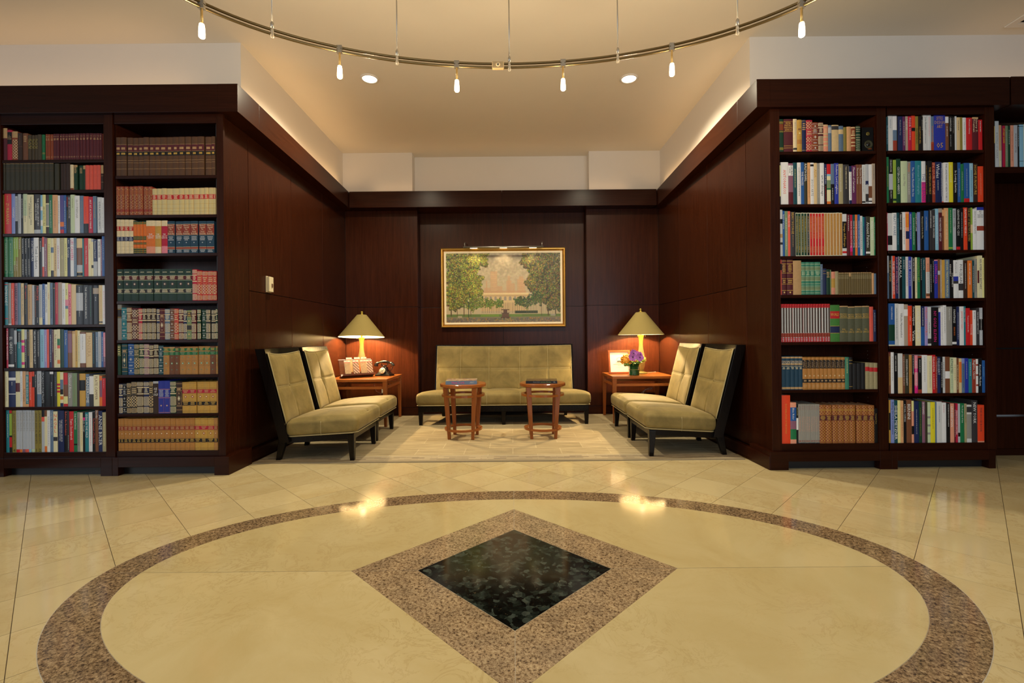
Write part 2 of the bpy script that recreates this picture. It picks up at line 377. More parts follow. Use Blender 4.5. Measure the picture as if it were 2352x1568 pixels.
cs = MB(); cs.prism([(OX + DI * math.cos(k * PI / 2), OY + DI * math.sin(k * PI / 2)) for k in range(4)], -0.001, 0.0012); cs.build('centre_slab', M_BLACKG, floor)
# ---- ceiling and white walls above the woodwork
cl = MB(); cl.box(-8.1, 8.1, -4.1, 7.0, ZC, ZC + 0.12); struct('ceiling', cl, M_CEIL)
up = MB(); up.box(-8.1, -2.385, 4.11, 7.0, 3.0, ZC); struct('wall_upper_left', up, M_PAINT)
up = MB(); up.box(2.112, 8.1, 4.09, 7.0, 3.0, ZC); struct('wall_upper_right', up, M_PAINT)
up = MB(); up.box(-2.385, -1.40, YB, 6.98, 3.0, ZC); up.box(1.105, 2.112, YB, 6.98, 3.0, ZC); up.box(-1.40, 1.105, YR, 6.98, 3.0, ZC); struct('wall_upper_back', up, M_PAINT)
# ---- the lobby behind and beside the camera (its windows give the daylight)
wf = MB()
for x0, x1, z0, z1 in ((-8.1, -0.4, 0, ZC), (4.8, 8.1, 0, ZC), (-0.4, 4.8, 0, 0.6), (-0.4, 4.8, 3.35, ZC)): wf.box(x0, x1, -4.2, -4.0, z0, z1)
struct('wall_front', wf, M_WOODV)
wf = MB()
for y0, y1, z0, z1 in ((-4.2, -3.8, 0, ZC), (1.0, 7.0, 0, ZC), (-3.8, 1.0, 0, 0.5), (-3.8, 1.0, 3.3, ZC)): wf.box(-7.8, -7.6, y0, y1, z0, z1)
struct('wall_lobby_left', wf, M_WOODV)
wf = MB(); wf.box(7.6, 7.8, -4.2, 7.0, 0, ZC); struct('wall_lobby_right', wf, M_WOODV)
w1 = MB()
for x in (-0.4, 1.3, 3.0, 4.74): w1.box(x, x + .06, -4.16, -4.08, .6, 3.35)
w1.box(-.4, 4.8, -4.16, -4.08, .6, .66); w1.box(-.4, 4.8, -4.16, -4.08, 3.29, 3.35); struct('window_1', w1, M_EBONY)
w2 = MB()
for y in (-3.8, -2.2, -.6, .94): w2.box(-7.74, -7.66, y, y + .06, .5, 3.3)
w2.box(-7.74, -7.66, -3.8, 1, .5, .56); w2.box(-7.74, -7.66, -3.8, 1, 3.24, 3.3); struct('window_2', w2, M_EBONY)
# ---- panelled alcove walls
ZS, ZT, ZP = 1.540, 3.02, 0.115
def panel_x(parent, x_at, y0, y1, z0, z1, side):                   # a wood panel on a side wall
    e = 0.0028; mb = MB(); th = 0.02 * side
    a, b = x_at(y0 + e), x_at(y1 - e)
    ring = [(a, y0 + e), (b, y1 - e), (b + th, y1 - e), (a + th, y0 + e)]
    if side > 0: ring = ring[::-1]
    mb.prism(ring, z0 + e, z1 - e); return mb.build('panel', M_WOODV, parent, bevel=0.002)
for nm, xa, side in (('wall_left', xl, -1), ('wall_right', xr, 1)):
    b = MB(); y0, y1 = YK + .03, 6.9
    ring = [(xa(y0) + .012 * side, y0), (xa(y1) + .012 * side, y1), (xa(y1) + .06 * side, y1), (xa(y0) + .06 * side, y0)]
    if side > 0: ring = ring[::-1]
    b.prism(ring, 0, ZT); w = struct(nm, b, M_DARK)
    ys = [YK + .001, 4.19, 4.99, 5.80, YB]
    for i in range(4):
        if i == 0: panel_x(w, xa, ys[0], ys[1], ZP, ZT, side)
        else:
            panel_x(w, xa, ys[i], ys[i + 1], ZP, ZS, side); panel_x(w, xa, ys[i], ys[i + 1], ZS, ZT, side)
b = MB(); b.box(-2.42, 2.14, YR + .012, YR + .06, 0, ZT); b.box(-2.42, -1.345, YB + .012, YR + .05, 0, ZT); b.box(1.07, 2.14, YB + .012, YR + .05, 0, ZT)
wb = struct('wall_back', b, M_DARK)
def panel_y(x0, x1, y, z0, z1):
    e = 0.0026; mb = MB(); mb.box(x0 + e, x1 - e, y, y + .02, z0 + e, z1 - e); return mb.build('panel', M_WOODV, wb, bevel=0.002)
for z0, z1 in ((ZP, ZS), (ZS, ZT)):
    panel_y(xl(YB), -1.337, YB, z0, z1); panel_y(1.062, xr(YB), YB, z0, z1)
    panel_y(-1.337, -0.13, YR, z0, z1); panel_y(-0.13, 1.062, YR, z0, z1)
    for x0, x1 in ((-1.345, -1.335), (1.060, 1.070)):
        mb = MB(); mb.box(x0, x1, YB + .003, YR - .002, z0 + .002, z1 - .002); mb.build('panel', M_WOODV, wb)
def skirting(nm, ring):
    b = MB(); b.prism(ring, 0.0, ZP - .002); struct(nm, b, M_WOODH, bevel=0.003)
skirting('baseboard_left', [(xl(3.77), 3.772), (xl(3.77) + .045, 3.772), (xl(6.54) + .045, 6.54), (xl(6.54), 6.54)])
skirting('baseboard_right', [(xr(3.77) - .045, 3.772), (xr(3.77), 3.772), (xr(6.54), 6.54), (xr(6.54) - .045, 6.54)])
b = MB(); b.box(-2.36, -1.337, YB - .035, YB, 0, ZP - .002); b.box(1.062, 2.08, YB - .035, YB, 0, ZP - .002); b.box(-1.337, 1.062, YR - .035, YR, 0, ZP - .002); struct('baseboard_back', b, M_WOODH, bevel=0.003)
# ---- the heavy cornice: front runs, the two side runs, the back run; each board its own piece of trim
T = [0]
def trim(ring_b, ring_t, mat):
    T[0] += 1; b = MB(); b.hexa(ring_b + ring_t); struct('trim_%d' % T[0], b, mat, bevel=0.0015)
def lerp(a, b, t): return a + (b - a) * t
CF, CBk = 3.76, 6.40
FB, FT, BB, BT = 2.9465, 3.172, 2.904, 3.125      # bottom and top edges, front and back
LX0, LX1, RX0, RX1 = -2.211, -2.245, 1.997, 2.017
def side_run(y0, y1, left):
    r = []
    for zb, zt in ((FB, BB), (FT, BT)):
        pts = []
        for y in (y0, y1):
            t = (y - CF) / (CBk - CF); z = lerp(zb, zt, t); xf = lerp(LX0, LX1, t) if left else lerp(RX0, RX1, t)
            pts.append((y, z, xf))
        (ya, za, xa_), (yb, zb_, xb_) = pts; wall = (-2.372 if left else 2.105)
        if left: r.append([(wall, ya, za), (xa_, ya, za), (xb_, yb, zb_), (wall, yb, zb_)])
        else: r.append([(xa_, ya, za), (wall, ya, za), (wall, yb, zb_), (xb_, yb, zb_)])
    rim = 0.03
    trim(r[0], r[1], M_WOODY)
for left in (True, False):
    side_run(CF + .0005, 4.09, left); side_run(4.092, CBk + .17, left)
def front_run(x0, x1, z0, z1, y0=CF, y1=4.088): trim([(x0, y0, z0), (x1, y0, z0), (x1, y1, z0), (x0, y1, z0)], [(x0, y0, z1), (x1, y0, z1), (x1, y1, z1), (x0, y1, z1)], M_WOODH)
front_run(-6.2, LX0 - .0, FB, FT, CF, 3.7995 + .29) if False else None
front_run(-6.2, -2.373, FB + .001, FT); front_run(-2.372, LX0, FB, FT, CF - .0005, CF + .001)
front_run(2.106, 4.045, FB, FT); front_run(RX0, 2.105, FB, FT, CF - .0005, CF + .001); front_run(4.06, 6.2, FB + .002, FT + .004)
front_run(-2.235, -0.132, BB, BT, CBk, YR - .01); front_run(-0.13, 2.005, BB, BT, CBk, YR - .01)
# warm strip lamps lying on top of the cornice, behind its edge
def cove(loc, ln, power, rz): light('cove_light', 'AREA', (loc[0], loc[1], loc[2] + .03), power, (1.0, 0.60, 0.27), (PI, 0, rz), ln, .03, spread=math.radians(170))
cove((-2.30, 5.25, 3.162), 2.3, 2.6, PI / 2); cove((2.06, 5.25, 3.162), 2.3, 1.4, PI / 2); cove((-0.15, 6.50, 3.130), 3.6, 1.2, 0)
cove((-4.6, 3.95, 3.180), 3.6, 3.2, 0); cove((4.9, 3.95, 3.182), 2.2, 1, 0)
# ================================================================ BOOKCASES
YF = 3.802; DEPTH = 0.30; YBK = YF + DEPTH
def zpx(px, py): return W(px, py, YF)[1]
def xpx(px, py): return W(px, py, YF)[0]
ZRAIL = (zpx(380, 283), zpx(1905, 265))
SHELF_Z = {
    'outer left': [zpx(120, y) for y in (366, 435.5, 535.3, 634.8, 745.3, 844.3, 934, 1038.5)],
    'inner left': [zpx(380, y) for y in (402, 492.5, 581, 690.5, 780, 860, 949.5, 1035)],
    'inner right': [zpx(1905, y) for y in (346.7, 467.8, 586.9, 676, 784.8, 894.6, 1018.5)],
    'outer right': [zpx(2150, y) for y in (344.3, 464.2, 573.9, 684.5, 793.4, 903, 1017)],
}
BAYS = {  # outer edge, opening, outer edge
    'outer left': (-4.30, xpx(5, 660), xpx(241, 660), xpx(265, 1030)),
    'inner left': (xpx(265, 1030) + .001, xpx(263, 660), xpx(500, 660), xpx(516, 660)),
    'inner right': (xpx(1771, 650), xpx(1793, 660), xpx(2017, 660), xpx(2041, 1030)),
    'outer right': (xpx(2041, 1030) + .001, xpx(2039.5, 660), xpx(2265, 660), xpx(2286, 640)),
}
BAYS['inner left'] = (BAYS['outer left'][3] + .001, BAYS['outer left'][3] + .013, BAYS['inner left'][2], BAYS['inner left'][3])
BAYS['outer right'] = (BAYS['inner right'][3] + .001, BAYS['inner right'][3] + .013, BAYS['outer right'][2], BAYS['outer right'][3])
BC_LABEL = {'outer left': 'tall dark mahogany bookcase of art books, outer unit left of the alcove',
            'inner left': 'tall dark mahogany bookcase of leather sets, unit beside the left alcove wall',
            'inner right': 'tall dark mahogany bookcase holding a speaker on top shelf, right of the alcove',
            'outer right': 'tall dark mahogany bookcase packed with modern books, outer unit right of the alcove'}
ZB = 0.148                                                          # top of the plinth
for bay, (o0, i0, i1, o1) in BAYS.items():
    left = 'left' in bay; zr = ZRAIL[0 if left else 1]
    cx = (i0 + i1) / 2; t = thing('bookcase', (cx, YF, 0), BC_LABEL[bay], 'bookcase', 'built-in mahogany bookcases')
    zt = 3.0
    def bpart(name, x0, x1, y0, y1, z0, z1, mat, bv=0.0015):
        b = MB(); b.box(x0 - cx, x1 - cx, y0 - YF, y1 - YF, z0, z1); return b.build(name, mat, t, bevel=bv)
    zs = SHELF_Z[bay]
    if o0 < i0 - .02: bpart('stile', o0, i0, YF - .002, YF + .020, ZB, zt, M_WOODV)
    if o1 > i1 + .004: bpart('stile', i1, o1, YF - .002, YF + .020, ZB, zt, M_WOODV)
    bpart('top_rail', i0, i1, YF, YF + .02, zr, zt, M_WOODH)
    bpart('bottom_rail', i0, i1, YF, YF + .02, ZB, zs[-1], M_WOODH)
    bpart('side_panel', i0 - .012, i0 - .0005, YF + .0205, YBK, ZB, zt, M_WOODY); bpart('side_panel', i1 + .0005, i1 + .012, YF + .0205, YBK, ZB, zt, M_WOODY)
    bpart('back_panel', i0, i1, YBK - .012, YBK, ZB, zt, M_WOODV)
    for z in zs[:-1]: bpart('shelf', i0 + .003, i1 - .003, YF + .004, YBK - .013, z - .024, z, M_WOODH, .002)
    bpart('floor_board', i0 + .001, i1 - .001, YF + .021, YBK - .013, zs[-1] - .02, zs[-1], M_WOODH)
    bpart('top_board', i0, i1, YF + .021, YBK, zr + .02, zr + .04, M_WOODH)
    # plinth with its long low opening
    x0, x1 = o0 - (0 if bay != 'inner right' else .035), o1 + (.042 if bay == 'inner left' else 0)
    if bay == 'outer right': x1 = xpx(2278, 1060)
    gx0, gx1 = i0 + .035, i1 - .02
    yp = 3.77
    bpart('plinth', x0, gx0, yp, YBK, 0, ZB, M_WOODH); bpart('plinth', gx1, x1, yp, YBK, 0, ZB, M_WOODH)
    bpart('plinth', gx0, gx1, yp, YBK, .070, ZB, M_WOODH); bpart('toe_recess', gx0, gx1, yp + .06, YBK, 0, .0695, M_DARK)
    # rows of little shelf-pin holes and pins on the back corner of the side panel
    if bay in ('inner right', 'outer right'):
        for z in zs[:-1]:
            for k in (1, 2, 3):
                b = MB(); b.lathe([(.0028, 0), (.0028, .0006), (.0, .0006)], seg=8); p = b.build('shelf_pin', M_STEEL, t); p.location = (i1 + .0004 - cx, .12, z - .05 - .032 * k); p.rotation_euler = (0, -PI / 2, 0)
b = MB(); b.box(-7.6, -4.303, YF, YF + .3, 0, 3.0); struct('wall_lobby_panelling', b, M_WOODV)
# the set-back unit beyond the right bookcases
NX0, NX1 = xpx(2288, 640) + .01, 6.2
t = thing('wall_unit', ((NX0 + 5) / 2, 4.0, 0), 'dark panelled wall unit with one bookshelf, set back at far right', 'bookcase')
def npart(name, x0, x1, y0, y1, z0, z1, mat):
    b = MB(); b.box(x0 - t.location.x, x1 - t.location.x, y0 - 4.0, y1 - 4.0, z0, z1); return b.build(name, mat, t, bevel=.0015)
ZN = W(2315, 384, 3.93)[1]
npart('shelf', NX0, NX1, 3.92, 4.28, ZN - .052, ZN, M_WOODH)
npart('back_panel', NX0, NX1, 4.285, 4.30, ZN, 3.0, M_WOODV)
npart('panel', NX0, NX1, 4.19, 4.28, .965, ZN - .053, M_WOODV); npart('panel', NX0, NX1, 4.18, 4.28, .362, .952, M_WOODV)
npart('panel', NX0, NX1, 4.17, 4.28, .06, .345, M_WOODV); npart('plinth', NX0, NX1, 4.165, 4.28, 0, .058, M_WOODH)
npart('metal_strip', NX0, NX1, 4.172, 4.18, .350, .353, plain('dull_strip', (.22, .20, .18), .5, .5)); npart('dark_joint', NX0, NX1, 4.20, 4.28, .952, .965, M_DARK); npart('side_panel', NX0 - .006, NX0 - .001, 3.84, 4.29, 0.16, 3.0, M_WOODY)
SHELF_Z['far right'] = [ZN]
BAYS['far right'] = (NX0, NX0 + .002, 5.3, 5.3)
# wall control box beside the left bookcase
o = thing('wall_control', (xl(4.51), 4.51, 1.632), 'beige plastic wall control box on the left alcove panelling', 'thermostat')
b = MB(); b.box(0, .010, -.043, .043, -.078, .078); b.build('back_plate', M_BEIGE, o, bevel=.002)
b = MB(); b.box(.010, .034, -.040, .040, -.073, .073); b.build('cover', M_BEIGE, o, bevel=.004)
b = MB(); b.box(.034, .040, .0, .022, -.028, .008); b.build('key_switch', plain('brown_mark', (.16, .09, .05), .5), o, bevel=.002)
# ================================================================ FURNITURE
r_ = MB(); r_.box(0, 4.35, 0, 2.43, 0, .008)
rug = r_.build('rug', M_RUG, loc=(-2.305, 4.10, 0.0002)); tag(rug, 'beige woven rug with block pattern and checked border covering the alcove floor', 'rug')
RZ = .0085
# ---- slipper chair, facing +x
def seat_fn(hw_f, hw_b, hx, x_front, seams_y):
    def fn(q, p):
        u, v, w = p; k = (1 + u) / 2
        wy = lerp(hw_b, hw_f, k) / hw_f
        y = q.y * wy; z = q.z
        if w > 0: z += .030 * (1 - u * u) ** .6 * (1 - v * v) ** .6 * min(1, w * 2)
        if w > .9:
            for sy in seams_y: z -= .012 * math.exp(-((v - sy) / .03) ** 2)
        z += lerp(-.045, .0, k)
        bul = .010 * (1 - w * w)
        return Vector((q.x + bul * (u if abs(u) > .95 else 0), y + bul * (v if abs(v) > .95 else 0), z))
    return fn
def back_frame(mb, hw, c, d, z0, z1, lean, n=16, t0=0.0):
    """Dark shell of the back: plan = rectangle with a hollow front; leaned backwards (towards -x)."""
    front = [(-c * (1 - (-1 + 2 * i / n) ** 2), hw * (-1 + 2 * i / n)) for i in range(n + 1)]
    plan = front + [(-d, hw), (-d, -hw)]
    m = len(plan); vs = []
    for z in (z0, z1):
        off = -lean * (z - z0) / (z1 - z0)
        vs += [(x + off, y, z) for x, y in plan]
    mb.add(vs, [tuple(range(m)), tuple(range(2 * m - 1, m - 1, -1))] + [(i, m + i, m + (i + 1) % m, (i + 1) % m) for i in range(m)])
    return mb
def back_pad(hw, c, th, z0, z1, lean, zz0, zz1, seams_u, seam_v, nu=48, nv=20, top_dip=0.022, tuft=True):
    """Thin upholstery following the hollow front; top edge dips in the middle."""
    mb = MB()
    def P(u, v, side):
        zt = z1 - top_dip * (1 - u * u); z = lerp(z0, zt, v)
        x = -c * (1 - u * u) - lean * (z - zz0) / (zz1 - zz0)
        puff = th * (1 - u ** 8) ** .5 * (1 - (2 * v - 1) ** 8) ** .5
        if side:
            for s in seams_u: puff -= .009 * math.exp(-((u - s) / .012) ** 2)
            puff -= .009 * math.exp(-((v - seam_v) / .015) ** 2)
            if tuft:
                for s in seams_u: puff -= .022 * math.exp(-((u - s) ** 2 / .010 + (v - seam_v) ** 2 / .012))
            x += max(puff, .002)
        return (x, hw * u, z)
    for side in (0, 1):
        vs = [P(-1 + 2 * i / nu, j / nv, side) for j in range(nv + 1) for i in range(nu + 1)]
        fs = [(j * (nu + 1) + i, j * (nu + 1) + i + 1, (j + 1) * (nu + 1) + i + 1, (j + 1) * (nu + 1) + i) for j in range(nv) for i in range(nu)]
        if not side: fs = [f[::-1] for f in fs]
        mb.add(vs, fs, 0, True)
    a = nu + 1; o = a * (nv + 1); B = [i for i in range(a)] + [j * a + nu for j in range(1, nv + 1)] + [nv * a + i for i in range(nu - 1, -1, -1)] + [j * a for j in range(nv - 1, 0, -1)]
    L = len(B); mb.f += [(B[k], B[(k + 1) % L], o + B[(k + 1) % L], o + B[k]) for k in range(L)]; mb.m += [0] * L; mb.sm += [False] * L
    return mb, P
def make_chair():
    t = thing('slipper_chair', (0, 0, RZ), 'x', 'chair', 'armless slipper chairs in the alcove')
    hf, hb = .368, .318
    for sy in (-1, 1):
        b = MB(); b.frustum((.327, sy * .318, 0), (.019, .019), (.318, sy * .318, .235), (.031, .031)); b.build('leg', M_EBONY, t, bevel=.003)
        b = MB(); b.hexa([(-.372, sy * .285 - .02, 0), (-.332, sy * .285 - .02, 0), (-.332, sy * .285 + .02, 0), (-.372, sy * .285 + .02, 0), (-.335, sy * .285 - .024, .24), (-.255, sy * .285 - .024, .24), (-.255, sy * .285 + .024, .24), (-.335, sy * .285 + .024, .24)]); b.build('leg', M_EBONY, t, bevel=.003)
    b = MB(); y0, y1 = .300, .345
    b.hexa([(-.28, -y0, .150), (.349, -y1, .195), (.349, y1, .195), (-.28, y0, .150), (-.28, -y0, .205), (.349, -y1, .246), (.349, y1, .246), (-.28, y0, .205)]); b.build('seat_frame', M_EBONY, t, bevel=.003)
    fn = seat_fn(hf, hb, .325, 0, (0.0,))
    s = roundbox(.325, hf, .078, .045, 26, fn).build('seat', M_VELVET, t); s.location = (.055, 0, .328)
    # seams across the seat and down its sides, piping round its lower edge
    sm = MB()
    for yy in (0.0,):
        top = [fn(Vector((.325 * u * .96, yy * hf, .078)), (u, yy, 1)) for u in [-1 + 2 * i / 14 for i in range(15)]]
        sm.tube([(p.x, p.y, p.z + .0005) for p in top], .0022, 5); sm.build('seam', M_PIPING, s); sm = MB()
    sm.tube([(x, yv, z) for x, yv, z in [fn(Vector((.0, sgn * hf, .078 - .156 * i / 6)), (0, sgn, 1 - 2 * i / 6)) for sgn in (-1,) for i in range(1, 7)]], .0022, 5); sm.build('seam', M_PIPING, s); sm = MB()
    sm.tube([(x, yv, z) for x, yv, z in [fn(Vector((.0, hf, .078 - .156 * i / 6)), (0, 1, 1 - 2 * i / 6)) for i in range(1, 7)]], .0022, 5); sm.build('seam', M_PIPING, s)
    pp = MB(); loop = []
    for (ux, uy) in [(1, v / 8) for v in range(-7, 8)] + [(u / 8, 1) for u in range(7, -8, -1)] + [(-1, v / 8) for v in range(7, -8, -1)] + [(u / 8, -1) for u in range(-7, 8)]:
        k = (1 + ux) / 2; loop.append((.325 * ux, lerp(hb, hf, k) * uy, -.070 + lerp(-.045, 0, k)))
    pp.tube(loop, .005, 6, closed=True); pp.build('piping', M_PIPING, s)
    Z0, Z1, LEAN, C_, Dp = .165, 1.005, .215, .040, .088
    fr = MB(); back_frame(fr, .330, C_, Dp, Z0, Z1, LEAN); o = fr.build('back_frame', M_EBONY, t, bevel=.003); o.location = (-.238, 0, 0)
    pad, P = back_pad(.306, C_ * .86, .030, .33, .968, LEAN, Z0, Z1, (0.0,), .52, nv=50)
    o = pad.build('backrest', M_VELVET, t, fix=True); o.location = (-.236, 0, 0)
    sb = MB()
    sb.tube([tuple(Vector(P(0, j / 20, 1)) + Vector((.001, 0, 0))) for j in range(21)], .0022, 5)
    sb.tube([tuple(Vector(P(-.97 + 1.94 * i / 24, .52, 1)) + Vector((.001, 0, 0))) for i in range(25)], .0022, 5); sb.build('seam', M_PIPING, o)
    bt = MB(); q = P(0, .52, 1); bt.blob((q[0] + .003, q[1], q[2]), (.006, .013, .013)); bt.build('button', M_VELVET, o)
    ed = MB(); rim = [P(-1, j / 10, 0) for j in range(11)] + [P(-1 + 2 * i / 20, 1, 0) for i in range(1, 21)] + [P(1, 1 - j / 10, 0) for j in range(1, 11)]
    ed.tube([(p[0] + .006, p[1], p[2]) for p in rim], .005, 6); ed.build('piping', M_PIPING, o)
    return t
ch = make_chair()
for i, (x, y, rz, lb) in enumerate(((-1.772, 4.49, 0, 'olive velvet slipper chair with dark wood shell, left pair, nearer the lobby'),
                                   (-1.790, 5.27, 0, 'olive velvet slipper chair beside the telephone table, left pair, farther in'),
                                   (1.580, 4.545, PI, 'olive velvet slipper chair with dark wood shell, right pair, nearer the lobby'),
                                   (1.580, 5.315, PI, 'olive velvet slipper chair beside the flower table, right pair, farther in'))):
    c = ch if i == 0 else copy_tree(ch)
    c.location = (x, y, RZ); c.rotation_euler = (0, 0, rz); c['label'] = lb
# ---- sofa, facing -y  (built facing +x in its own axes, turned by -90 degrees)
t = thing('sofa', (-.118, 6.07, RZ), 'long armless olive velvet sofa with dark wood frame against the back wall', 'sofa', rz=-PI / 2)
hf, hb = 1.085, .975
for y in (-1.035, 0, 1.035):
    b = MB(); b.frustum((.262, y, 0), (.019, .02), (.256, y, .235), (.03, .032)); b.build('leg', M_EBONY, t, bevel=.003)
    b = MB(); b.frustum((-.40, y * .82, 0), (.019, .02), (-.33, y * .82, .235), (.03, .032)); b.build('leg', M_EBONY, t, bevel=.003)
b = MB(); b.hexa([(-.36, -.93, .150), (.286, -1.06, .165), (.286, 1.06, .165), (-.36, .93, .150), (-.36, -.93, .215), (.286, -1.06, .236), (.286, 1.06, .236), (-.36, .93, .215)]); b.build('seat_frame', M_EBONY, t, bevel=.003)
fn = seat_fn(hf, hb, .345, 0, (-.19, .19))
s = roundbox(.345, hf, .085, .05, 40, fn).build('seat', M_VELVET, t); s.location = (-.02, 0, .328)
sm = MB()
for yy in (-.19, .19):
    pts = [fn(Vector((.345 * u, yy * hf, .085)), (u, yy, 1)) for u in [-.9 + 1.8 * i / 14 for i in range(15)]] + [fn(Vector((.345, yy * hf, .085 - .17 * i / 5)), (1, yy, 1 - 2 * i / 5)) for i in range(1, 6)]
    sm = MB(); sm.tube([(p.x + .0005, p.y, p.z + .0005) for p in pts], .0025, 5); sm.build('seam', M_PIPING, s)
pp = MB(); loop = []
for (ux, uy) in [(1, v / 16) for v in range(-15, 16)] + [(u / 8, 1) for u in range(7, -8, -1)] + [(-1, v / 16) for v in range(15, -16, -1)] + [(u / 8, -1) for u in range(-7, 8)]:
    k = (1 + ux) / 2; loop.append((.345 * ux, lerp(hb, hf, k) * uy, -.077 + lerp(-.045, 0, k)))
pp.tube(loop, .005, 6, closed=True); pp.build('piping', M_PIPING, s)
Z0, Z1, LEAN, C_, Dp = .165, .990, .165, .075, .12
fr = MB(); back_frame(fr, .965, C_, Dp, Z0, Z1, LEAN, 28); o = fr.build('back_frame', M_EBONY, t, bevel=.003); o.location = (-.318, 0, 0)
SU = (-.65, -.23, .23, .65)
pad, P = back_pad(.938, C_ * .92, .035, .345, .972, LEAN, Z0, Z1, SU, .50, 200, 30, .012, False)
o = pad.build('backrest', M_VELVET, t, fix=True); o.location = (-.316, 0, 0)
sb = MB()
for su in SU: sb.tube([tuple(Vector(P(su, j / 24, 1)) + Vector((.001, 0, 0))) for j in range(25)], .0025, 5)
sb.tube([tuple(Vector(P(-.98 + 1.96 * i / 60, .50, 1)) + Vector((.001, 0, 0))) for i in range(61)], .0025, 5); sb.build('seam', M_PIPING, o)
ed = MB(); rim = [P(-1, j / 10, 0) for j in range(11)] + [P(-1 + 2 * i / 30, 1, 0) for i in range(1, 31)] + [P(1, 1 - j / 10, 0) for j in range(1, 11)]
ed.tube([(p[0] + .006, p[1], p[2]) for p in rim], .005, 6); ed.build('piping', M_PIPING, o)
# ---- round occasional tables
def round_table(x, y, rz, label):
    t = thing('round_table', (x, y, RZ), label, 'side table', 'round cherry wood tables before the sofa', rz)
    b = MB(); b.lathe([(.238, 0), (.250, .006), (.250, .031), (.244, .037)], (0, 0, .556), 48, smooth=False); o = b.build('tabletop', M_CHERRYX, t); 
    for sx in (-1, 1):
        for sy in (-1, 1):
            b = MB(); b.frustum((sx * .127, sy * .130, 0), (.016, .016), (sx * .156, sy * .156, .556), (.027, .027)); b.build('leg', M_CHERRY, t, bevel=.003)
    for z, r, h in ((.455, .236, .022), (.088, .206, .020)):
        b = MB(); n = 48; w = .034
        vs = [(rr * math.cos(2 * PI * k / n), rr * math.sin(2 * PI * k / n), zz) for rr, zz in ((r - w, z), (r, z), (r, z + h), (r - w, z + h)) for k in range(n)]
        fs = [(a * n + k, a * n + (k + 1) % n, ((a + 1) % 4) * n + (k + 1) % n, ((a + 1) % 4) * n + k) for a in range(4) for k in range(n)]
        b.add(vs, fs); b.build('ring_stretcher', M_CHERRYX, t)
    return t
round_table(-.545, 5.10, math.radians(-6), 'round cherry wood table holding the blue book, before the sofa')
round_table(.325, 5.10, 0, 'round cherry wood table holding the black book, before the sofa')
# ---- rectangular end tables
def end_table(x0, x1, y0, y1, label):
    cx, cy = (x0 + x1) / 2, (y0 + y1) / 2; hx, hy = (x1 - x0) / 2, (y1 - y0) / 2
    t = thing('end_table', (cx, cy, RZ), label, 'side table', 'cherry wood end tables in the alcove corners')
    b = MB(); b.box(-hx, hx, -hy, hy, .558, .590); b.build('tabletop', M_CHERRYX, t, bevel=.003)
    for sx in (-1, 1):
        for sy in (-1, 1):
            b = MB(); b.frustum((sx * (hx - .024), sy * (hy - .024), 0), (.016, .016), (sx * (hx - .028), sy * (hy - .028), .558), (.026, .026)); b.build('leg', M_CHERRY, t, bevel=.003)
    for sy in (-1, 1):
        b = MB(); b.box(-hx + .05, hx - .05, sy * (hy - .028) - .012, sy * (hy - .028) + .012, .465, .497); b.build('rail', M_CHERRYX, t, bevel=.002)
    for sx in (-1, 1):
        b = MB(); b.box(sx * (hx - .028) - .012, sx * (hx - .028) + .012, -hy + .05, hy - .05, .465, .497); b.build('rail', M_CHERRYX, t, bevel=.002)
    return t
end_table(-2.295, -1.545, 5.69, 6.47, 'cherry wood end table with telephone and brochure rack in left corner')
end_table(1.245, 2.025, 5.79, 6.47, 'cherry wood end table with flowers and certificate in right corner')
TT = RZ + .590 + .0005
# ---- table lamps
M_SHADE = None
def lamp_mats():
    m = new('parchment_shade'); nt, b, o = nodes(m); n = noise(nt, coords(nt), 120, 3)
    c = mixc(nt, n.outputs['Fac'], (.31, .23, .068), (.35, .265, .085)); nt.links.new(c, b.inputs['Base Color']); b.inputs['Roughness'].default_value = .9
    tr = nt.nodes.new('ShaderNodeBsdfTranslucent'); tr.inputs[0].default_value = (.55, .42, .14, 1)
    mx = nt.nodes.new('ShaderNodeMixShader'); mx.inputs[0].default_value = .012
    nt.links.new(b.outputs[0], mx.inputs[1]); nt.links.new(tr.outputs[0], mx.inputs[2]); nt.links.new(mx.outputs[0], o.inputs[0])
    m2 = new('frosted_yellow_glass'); nt, b, o = nodes(m2)
    v = coords(nt); sep = nt.nodes.new('ShaderNodeSeparateXYZ'); nt.links.new(v, sep.inputs[0])
    r = ramp(nt, sep.outputs[2], [(0.0, (.36, .30, .08)), (.30, (.40, .37, .17)), (.52, (.46, .40, .05))])
    nt.links.new(r.outputs[0], b.inputs['Base Color']); b.inputs['Roughness'].default_value = .35; b.inputs['Subsurface Weight'].default_value = .3; b.inputs['Subsurface Radius'].default_value = (.03, .03, .01)
    return m, m2
M_SHADE, M_VASEG = lamp_mats()
M_SHADEIN = plain('shade_lining', (.85, .78, .60), .8)
M_BULB = plain('lamp_bulb_glow', (1, .9, .7), .5, emit=(1.0, .80, .48), es=30)
